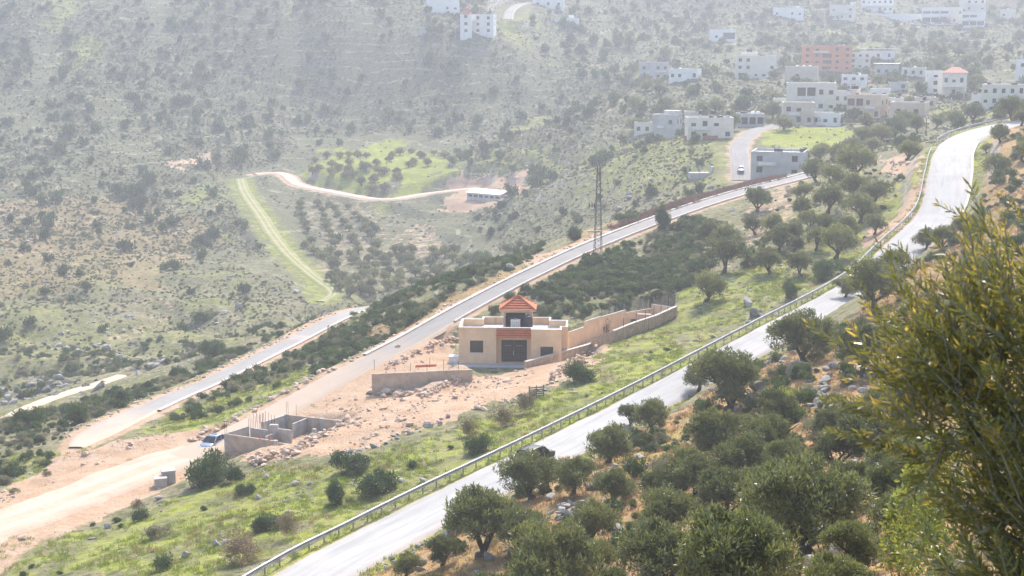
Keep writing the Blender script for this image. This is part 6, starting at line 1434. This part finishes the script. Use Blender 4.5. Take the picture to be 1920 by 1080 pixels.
# --- stones: banks, heaps, then loose ones
P1 = RKP; P2 = RK
rubble('pink rubble bank below the unfinished concrete shell', [(470,868),(540,850),(590,825),(632,797),(655,790)], 11, 130, 0.35, 0.8, P1, 100, heap=0.5)
rubble('pink rubble spill across the bare terrace', [(640,850),(700,815),(770,775),(830,745),(880,720),(960,700),(1010,688)], 12, 110, 0.25, 0.65, P1, 100)
rubble('bank of pink stones spilling in front of the retaining wall', [(885,700),(855,712),(825,726),(790,745)], 8, 90, 0.3, 0.8, P1, 100, heap=0.3)
rubble('heap of pink stones at the corner of the stone wall', [(1030,712),(1060,692),(1090,672),(1120,655)], 9, 100, 0.3, 0.6, P1, 100, heap=0.9)
rubble_along('row of pink boulders between lane and grass', Lm, 160, 184, 0.8, 3.2, 60, 0.5, 1.3, P1)
rubble('stony red bank beside the lane behind the retaining wall', [(722,692),(770,668),(820,648),(858,634)], 8, 90, 0.3, 0.75, P1, 100, heap=0.4)
rubble('large pink boulders under the concrete retaining wall', [(690,738),(720,738),(760,742),(800,735)], 6, 40, 0.7, 1.3, P1, 100, heap=0.5)
rubble('grey stones scattered along the edge of the terrace', [(640,858),(760,815),(870,775),(985,745),(1060,712)], 7, 60, 0.35, 0.9, P1 + P2, 100)
rubble('heap of grey field stones below the black car', [(1045,965),(1075,950),(1105,960),(1120,985),(1090,1000)], 14, 75, 0.35, 0.9, P2, 60, 'stone_heap', 0.4, 'stone heap')
rubble('stacked grey stones on the near bank by the yellow grass', [(1530,760),(1545,735),(1550,712),(1520,752)], 9, 34, 0.45, 0.95, P2, 60, 'stone_heap', 0.3, 'stone heap')
rubble('low tumbled stone wall at the lower right', [(1585,1070),(1610,1058),(1650,1040),(1700,1030)], 7, 44, 0.22, 0.5, P2 + P1, 20, 'stone_wall', 0.2, 'stone wall')
rubble('broken terrace stones below the great dark boulder', [(1395,748),(1450,744),(1510,752),(1570,762)], 14, 70, 0.35, 1.0, P2, 60, 'stone_heap', 0.1, 'stone heap')
rubble('pale stones at the foot of the tall-trunk olive', [(1632,890),(1660,880),(1690,870)], 10, 26, 0.35, 0.8, P2, 40, 'stone_heap', 0.1, 'stone heap')
rubble('pale stones right of the great dark boulder', [(1590,705),(1630,695),(1665,700)], 9, 34, 0.4, 0.9, P2, 60, 'stone_heap', 0.2, 'stone heap')
rubble('short line of pale stones left of the tall-trunk olive', [(1462,878),(1478,862),(1492,845)], 5, 18, 0.4, 0.8, P2, 40, 'stone_heap', 0.1, 'stone heap')
rubble('small stone pile at the road edge beside the black car', [(1048,872),(1062,866),(1068,872)], 4, 14, 0.5, 0.9, P1, 80, 'stone_heap', 0.5, 'stone heap')
rubble('grey stones along the lower road edge at the bottom', [(700,1075),(760,1045),(820,1010),(860,985)], 8, 26, 0.3, 0.7, P2, 60, 'stone_heap', 0.1, 'stone heap')
rubble('tumbled terrace stones between the mid-slope olives', [(1300,530),(1310,480),(1330,450),(1360,455),(1400,460)], 14, 70, 0.35, 0.9, P2, 100, 'stone_heap', 0.1, 'stone heap')
rubble('pinkish stones on the bank under the end of the guardrail', [(1660,318),(1690,310),(1650,345),(1600,365)], 12, 60, 0.35, 0.9, P1 + P2, 150, 'rubble_bank')
rubble_along('pale stones along the outer edge of the lower lane', Ll, 168, 268, 0.5, 2.2, 150, 0.25, 0.8, P1)
rubble_along('pale stones along the outer kerb of the upper lane', Lm, 186, 262, 0.7, 2.4, 110, 0.25, 0.8, P1)
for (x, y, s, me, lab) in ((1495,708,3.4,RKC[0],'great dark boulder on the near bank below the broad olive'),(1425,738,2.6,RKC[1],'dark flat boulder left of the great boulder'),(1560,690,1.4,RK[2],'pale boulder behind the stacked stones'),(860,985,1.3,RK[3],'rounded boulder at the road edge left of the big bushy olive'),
   (1400,572,2.4,RK[4],'flat pale boulder on the grass above the guardrail'),(1415,592,2.2,RKC[2],'dark slab of rock touching the guardrail'),(895,768,1.6,RKP[0],'red-brown boulder at the end of the bare terrace'),(745,652,1.3,RKP[1],'lone red boulder at the edge of the upper lane'),
   (1085,712,1.8,RK[1],'pale flat boulder in front of the grey-green bush'),(960,505,2.0,RK[2],'grey boulder on the ridge left of the upper lane'),(848,545,2.2,RKP[2],'brown boulder on the ridge above the upper lane'),(818,555,1.8,RK[3],'grey boulder on the ridge beside the brown boulder')):
    p = hit(x, y, 50); o = stone(p + np.array([0, 0, s * 0.15]), s, me, None, 'boulder'); tag(o, lab, 'boulder')
# cliff at the far left: ledges of rock
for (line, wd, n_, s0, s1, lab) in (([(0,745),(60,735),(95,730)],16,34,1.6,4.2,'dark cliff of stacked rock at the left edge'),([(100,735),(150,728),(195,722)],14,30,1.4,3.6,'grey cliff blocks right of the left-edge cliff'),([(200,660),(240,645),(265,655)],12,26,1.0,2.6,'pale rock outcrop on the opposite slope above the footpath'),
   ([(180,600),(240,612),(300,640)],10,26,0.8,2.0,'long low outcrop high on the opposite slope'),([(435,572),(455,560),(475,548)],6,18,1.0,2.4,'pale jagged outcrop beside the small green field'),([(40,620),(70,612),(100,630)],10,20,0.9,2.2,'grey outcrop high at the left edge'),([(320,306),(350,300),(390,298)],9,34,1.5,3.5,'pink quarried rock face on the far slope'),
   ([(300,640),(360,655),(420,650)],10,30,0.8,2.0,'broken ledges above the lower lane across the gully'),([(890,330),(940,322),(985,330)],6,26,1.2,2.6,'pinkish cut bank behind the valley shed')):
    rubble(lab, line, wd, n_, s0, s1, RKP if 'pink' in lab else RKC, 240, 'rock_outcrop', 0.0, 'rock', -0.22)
DR = 0.08 + 0.5 * MK + 0.28 * MG * (RR < 260) + 0.6 * MBL * (RR < 240) + 1.8 * np.clip(MR - 0.6, 0, 1) * (RR < 240)
DR = np.where(RR > 260, 0.05 + 0.25 * MK * (RR < 420), DR) * free * sstep(0.35, 0.6, fbm(GX / (2 + RR * .01), GY / (2 + RR * .01), 91)) * 1.6
DR = np.where(RR > 620, 0, DR) * sstep(0.0, 1.0, ROADD)
pts, (jj, ii) = scatter(DR, 202); rr_ = np.hypot(pts[:, 0], pts[:, 1]); sz = (0.2 + rng.uniform(size=len(pts)) ** 7 * 1.1) * np.where(rr_ > 260, 2.2, 1.0)
pink = MR[jj, ii][:len(pts)] > 0.45; var = np.where(pink, 4 + rng.integers(0, 4, len(pts)), rng.integers(0, 4, len(pts))); RV = RKS + RKPS
vis = in_sight(pts, -4, 0.2); score = np.where(vis, sz / rr_, 0); top = np.argsort(-score)[:260]
for k in top:
    lab, grp = zone_label(pts[k]); where = grp.split(' ', 1)[1] if ' ' in grp else grp; where = where.replace('of the upper lane', 'of the upper lane on the slope')
    o = stone(pts[k] + np.array([0, 0, sz[k] * 0.1]), sz[k], (RKP if pink[k] else RK)[k % 6], None, 'field_stone'); tag(o, ('pinkish' if pink[k] else 'grey') + ' stone lying ' + where, 'stone', ('pinkish' if pink[k] else 'grey') + ' stones ' + where)
rest = np.ones(len(pts), bool); rest[top] = False; s2 = sz[rest] / 2
stuff('stones', pts[rest] + np.array([0, 0, 0.03]), np.stack([s2, s2 * 0.85, s2 * 0.85], 1), rng.uniform(0, 6.28, rest.sum()), var[rest], [proto(m_) for m_ in RV], 'small loose limestone stones littering the ground', 'stones')
print('STONES', len(pts))

# --- grass
TG = [tuft_mesh(1 + i, 26, 0.32, M_GRASSG, 0.32, 0.035) for i in range(2)]; TD = [tuft_mesh(11 + i, 26, 0.42, M_GRASSD, 0.28, 0.028) for i in range(2)]
DG = np.where(RR < 235, 1.7 * sstep(0.3, 0.8, MG), 0) * free * (1 - MR) * sstep(0.3, 0.55, fbm(GX / 4, GY / 4, 121)) * 1.4 + np.where((ROADD > 0.25) & (ROADD < 2.2) & (RR < 300), 1.6 * MG, 0)
pts, _ = scatter(DG, 303); s = rng.uniform(0.6, 1.4, len(pts))
stuff('grass', pts, np.stack([s, s, s * rng.uniform(.6, 1.1, len(pts))], 1), rng.uniform(0, 6.28, len(pts)), rng.integers(0, 2, len(pts)), [proto(m_) for m_ in TG], 'bright green winter grass on the slope and road verge', 'grass')
print('GRASS', len(pts))
DD = np.where(RR < 230, 1.3 * MBL + 0.5 * sstep(0.3, 0.8, MG) * sstep(0.45, 0.6, fbm(GX / 6, GY / 6, 141)), 0) * free * sstep(0.25, 0.5, fbm(GX / 3, GY / 3, 131)) * 1.4
pts, _ = scatter(DD, 404); s = rng.uniform(0.6, 1.5, len(pts))
stuff('dry_grass', pts, np.stack([s, s, s * rng.uniform(.6, 1.1, len(pts))], 1), rng.uniform(0, 6.28, len(pts)), rng.integers(0, 2, len(pts)), [proto(m_) for m_ in TD], 'rusty dry grass on the near bank and lane edges', 'dry grass')
print('DRY', len(pts))
TT = [tuft_mesh(21 + i, 60, 1.0, M_THIST, 0.7, 0.09) for i in range(3)]
t_, n_ = line_frame(Lm); pts = []
for k in range(len(Lm)):
    D = Lm[k, 1]
    if 262 < D < 336 and k < len(Lm) * 0.8:
        m_ = sstep(262, 285, D)
        for q in range(int(18 * m_)):
            off = Lm[k, 3] / 2 + random.uniform(0.7, 3.4); x = Lm[k, 0] + n_[k, 0] * off + t_[k, 0] * random.uniform(-1, 1); y = Lm[k, 1] + n_[k, 1] * off + t_[k, 1] * random.uniform(-1, 1); pts.append((x, y, gz(x, y)))
pts = np.array(pts); s = rng.uniform(0.6, 1.35, len(pts)); 
stuff('dry_thistles', pts, np.stack([s * .8, s * .8, s], 1), rng.uniform(0, 6.28, len(pts)), rng.integers(0, 3, len(pts)), [proto(m_) for m_ in TT], 'band of tall brown dry thistles along the upper lane', 'thistles')

# --- the olive branches close to the camera
def fore_olive():
    rng = np.random.default_rng(77); base = np.array([3.05, 6.1]); zb = gz(*base); E = lambda x, y, z: np.array([x, y, CAMZ + z])
    root = empty('olive_tree', (base[0], base[1], zb)); tag(root, 'near olive tree with yellow-green shoots filling the right edge', 'olive tree'); org = np.array([base[0], base[1], zb])
    lobes = [(E(2.14, 5.6, -1.36), .52), (E(2.26, 5.5, -1.90), .54), (E(2.75, 5.9, -1.20), .68), (E(2.8, 6.3, -2.0), .75), (E(3.3, 6.4, -1.5), .8), (E(1.84, 5.65, -1.50), .33), (E(3.4, 5.6, -1.9), .7), (E(2.2, 5.25, -2.35), .42), (E(2.6, 5.5, -2.6), .55)]
    mb = MB(); fork = np.array([-0.15, -0.1, 0.9]); mb.tube([(0, 0, -0.4), (0.02, 0, 0.2), (-0.08, -0.05, 0.55), tuple(fork)], [0.2, 0.15, 0.12, 0.1], 9)
    for c, r in lobes:
        e = c - org; m = fork * 0.45 + e * 0.55 + rng.normal(size=3) * 0.06; mb.tube([fork, m, e], [0.07, 0.045, 0.02], 7)
    tw = MB(); P0 = []; Dv = []; Lf = []
    for (c, r), ns in zip(lobes, (170, 180, 170, 120, 90, 60, 80, 130, 130)):
        for k in range(ns):
            d = unit(rng.normal(size=3) + np.array([-0.25, 0.0, 0.35])); o = c - org + d * r * rng.uniform(0.15, 0.85) * np.array([1, 1, .9]); ln = rng.uniform(0.25, 0.55)
            ax = unit(d * 0.7 + np.array([-0.28, -0.05, 0.8]) + rng.normal(size=3) * 0.28); curl = unit(np.cross(ax, rng.normal(size=3))) * 0.12
            tt = np.arange(0.06, 1.0, 0.021 / ln); ptsx = o + np.outer(tt * ln, ax) + np.outer(tt ** 2 * ln, curl); tw.tube([tuple(o), tuple(ptsx[len(tt) // 2]), tuple(ptsx[-1])], [0.0042, 0.003, 0.0015], 4, False)
            s1 = unit(np.cross(ax, rng.normal(size=3))); s2 = np.cross(ax, s1)
            for q, pp in enumerate(ptsx):
                sd = s1 if q % 2 else s2
                for sg in (1, -1): P0.append(pp); Dv.append(unit(ax * 0.85 + sd * sg * 0.62 + rng.normal(size=3) * 0.14)); Lf.append((0.060 if tt[q] < .8 else 0.045) * rng.uniform(.75, 1.15))
    P0 = np.array(P0); Dv = np.array(Dv); Lf = np.array(Lf); n = len(P0); side = unit(np.cross(Dv, rng.normal(size=(n, 3)))); up = np.cross(side, Dv); W = Lf * 0.10
    rows_ = [P0, P0 + Dv * (Lf * .33)[:, None] + side * W[:, None] + up * (Lf * .05)[:, None], P0 + Dv * (Lf * .72)[:, None] + side * (W * .75)[:, None], P0 + Dv * Lf[:, None] - up * (Lf * .06)[:, None],
             P0 + Dv * (Lf * .72)[:, None] - side * (W * .75)[:, None], P0 + Dv * (Lf * .33)[:, None] - side * W[:, None] + up * (Lf * .05)[:, None]]
    V = np.stack(rows_, 1).reshape(-1, 3); b = np.arange(n)[:, None] * 6; F = np.concatenate([b + np.array([[0, 1, 2, 5]]), b + np.array([[5, 2, 4, 4]])], 0)
    Fq = np.concatenate([b + np.array([[0, 1, 5, 5]]), b + np.array([[1, 2, 4, 5]]), b + np.array([[2, 3, 4, 4]])], 0)
    F3 = np.concatenate([b + np.array([[0, 1, 5]]), b + np.array([[1, 2, 4]]), b + np.array([[1, 4, 5]]), b + np.array([[2, 3, 4]])], 0)
    mb.build('trunk', M_BARK, root, smooth=True); tw.build('twigs', M_BARKG, root); link('crown', mesh_np('crown', V, F3, M_FORE), root)
    print('FORE leaves', n)
fore_olive()
# dead pale branch among the olives
p = hit(1275, 1010, 40); db = empty('dead_branch', p); tag(db, 'bare pale dead branch sticking out between the lower olives', 'branch')
MB().tube([(0, 0, 0), (0.05, 0, 0.9), (0.2, 0, 1.6), (0.65, 0, 1.95), (1.2, 0, 2.3)], [0.06, 0.05, 0.045, 0.03, 0.012], 6).build('limb', M_BARKG, db); MB().tube([(0.22, 0, 1.62), (0.6, 0.1, 1.65), (0.9, 0.2, 1.6)], [0.03, 0.02, 0.008], 5).build('twig', M_BARKG, db)

# ------------------------------------------------------------------ haze in the valley air
zlo = float(GZ.min()) - 1.0; zhi = float(max(GZ.max(), CAMZ)) + 8.0
hz = MB().box(-1500, 1500, -120, 1480, zlo, zhi)
hm = bpy.data.materials.new('valley haze'); hm.use_nodes = True; hn = hm.node_tree.nodes; hl = hm.node_tree.links; hn.remove(hn['Principled BSDF'])
pv = hn.new('ShaderNodeVolumePrincipled'); pv.inputs['Color'].default_value = (0.76, 0.785, 0.87, 1); pv.inputs['Density'].default_value = 0.00052; pv.inputs['Anisotropy'].default_value = 0.15
hl.new(pv.outputs[0], hn['Material Output'].inputs['Volume'])
ho = hz.build('haze', hm); ho['kind'] = 'stuff'; tag(ho, 'pale haze hanging in the valley air', 'haze')
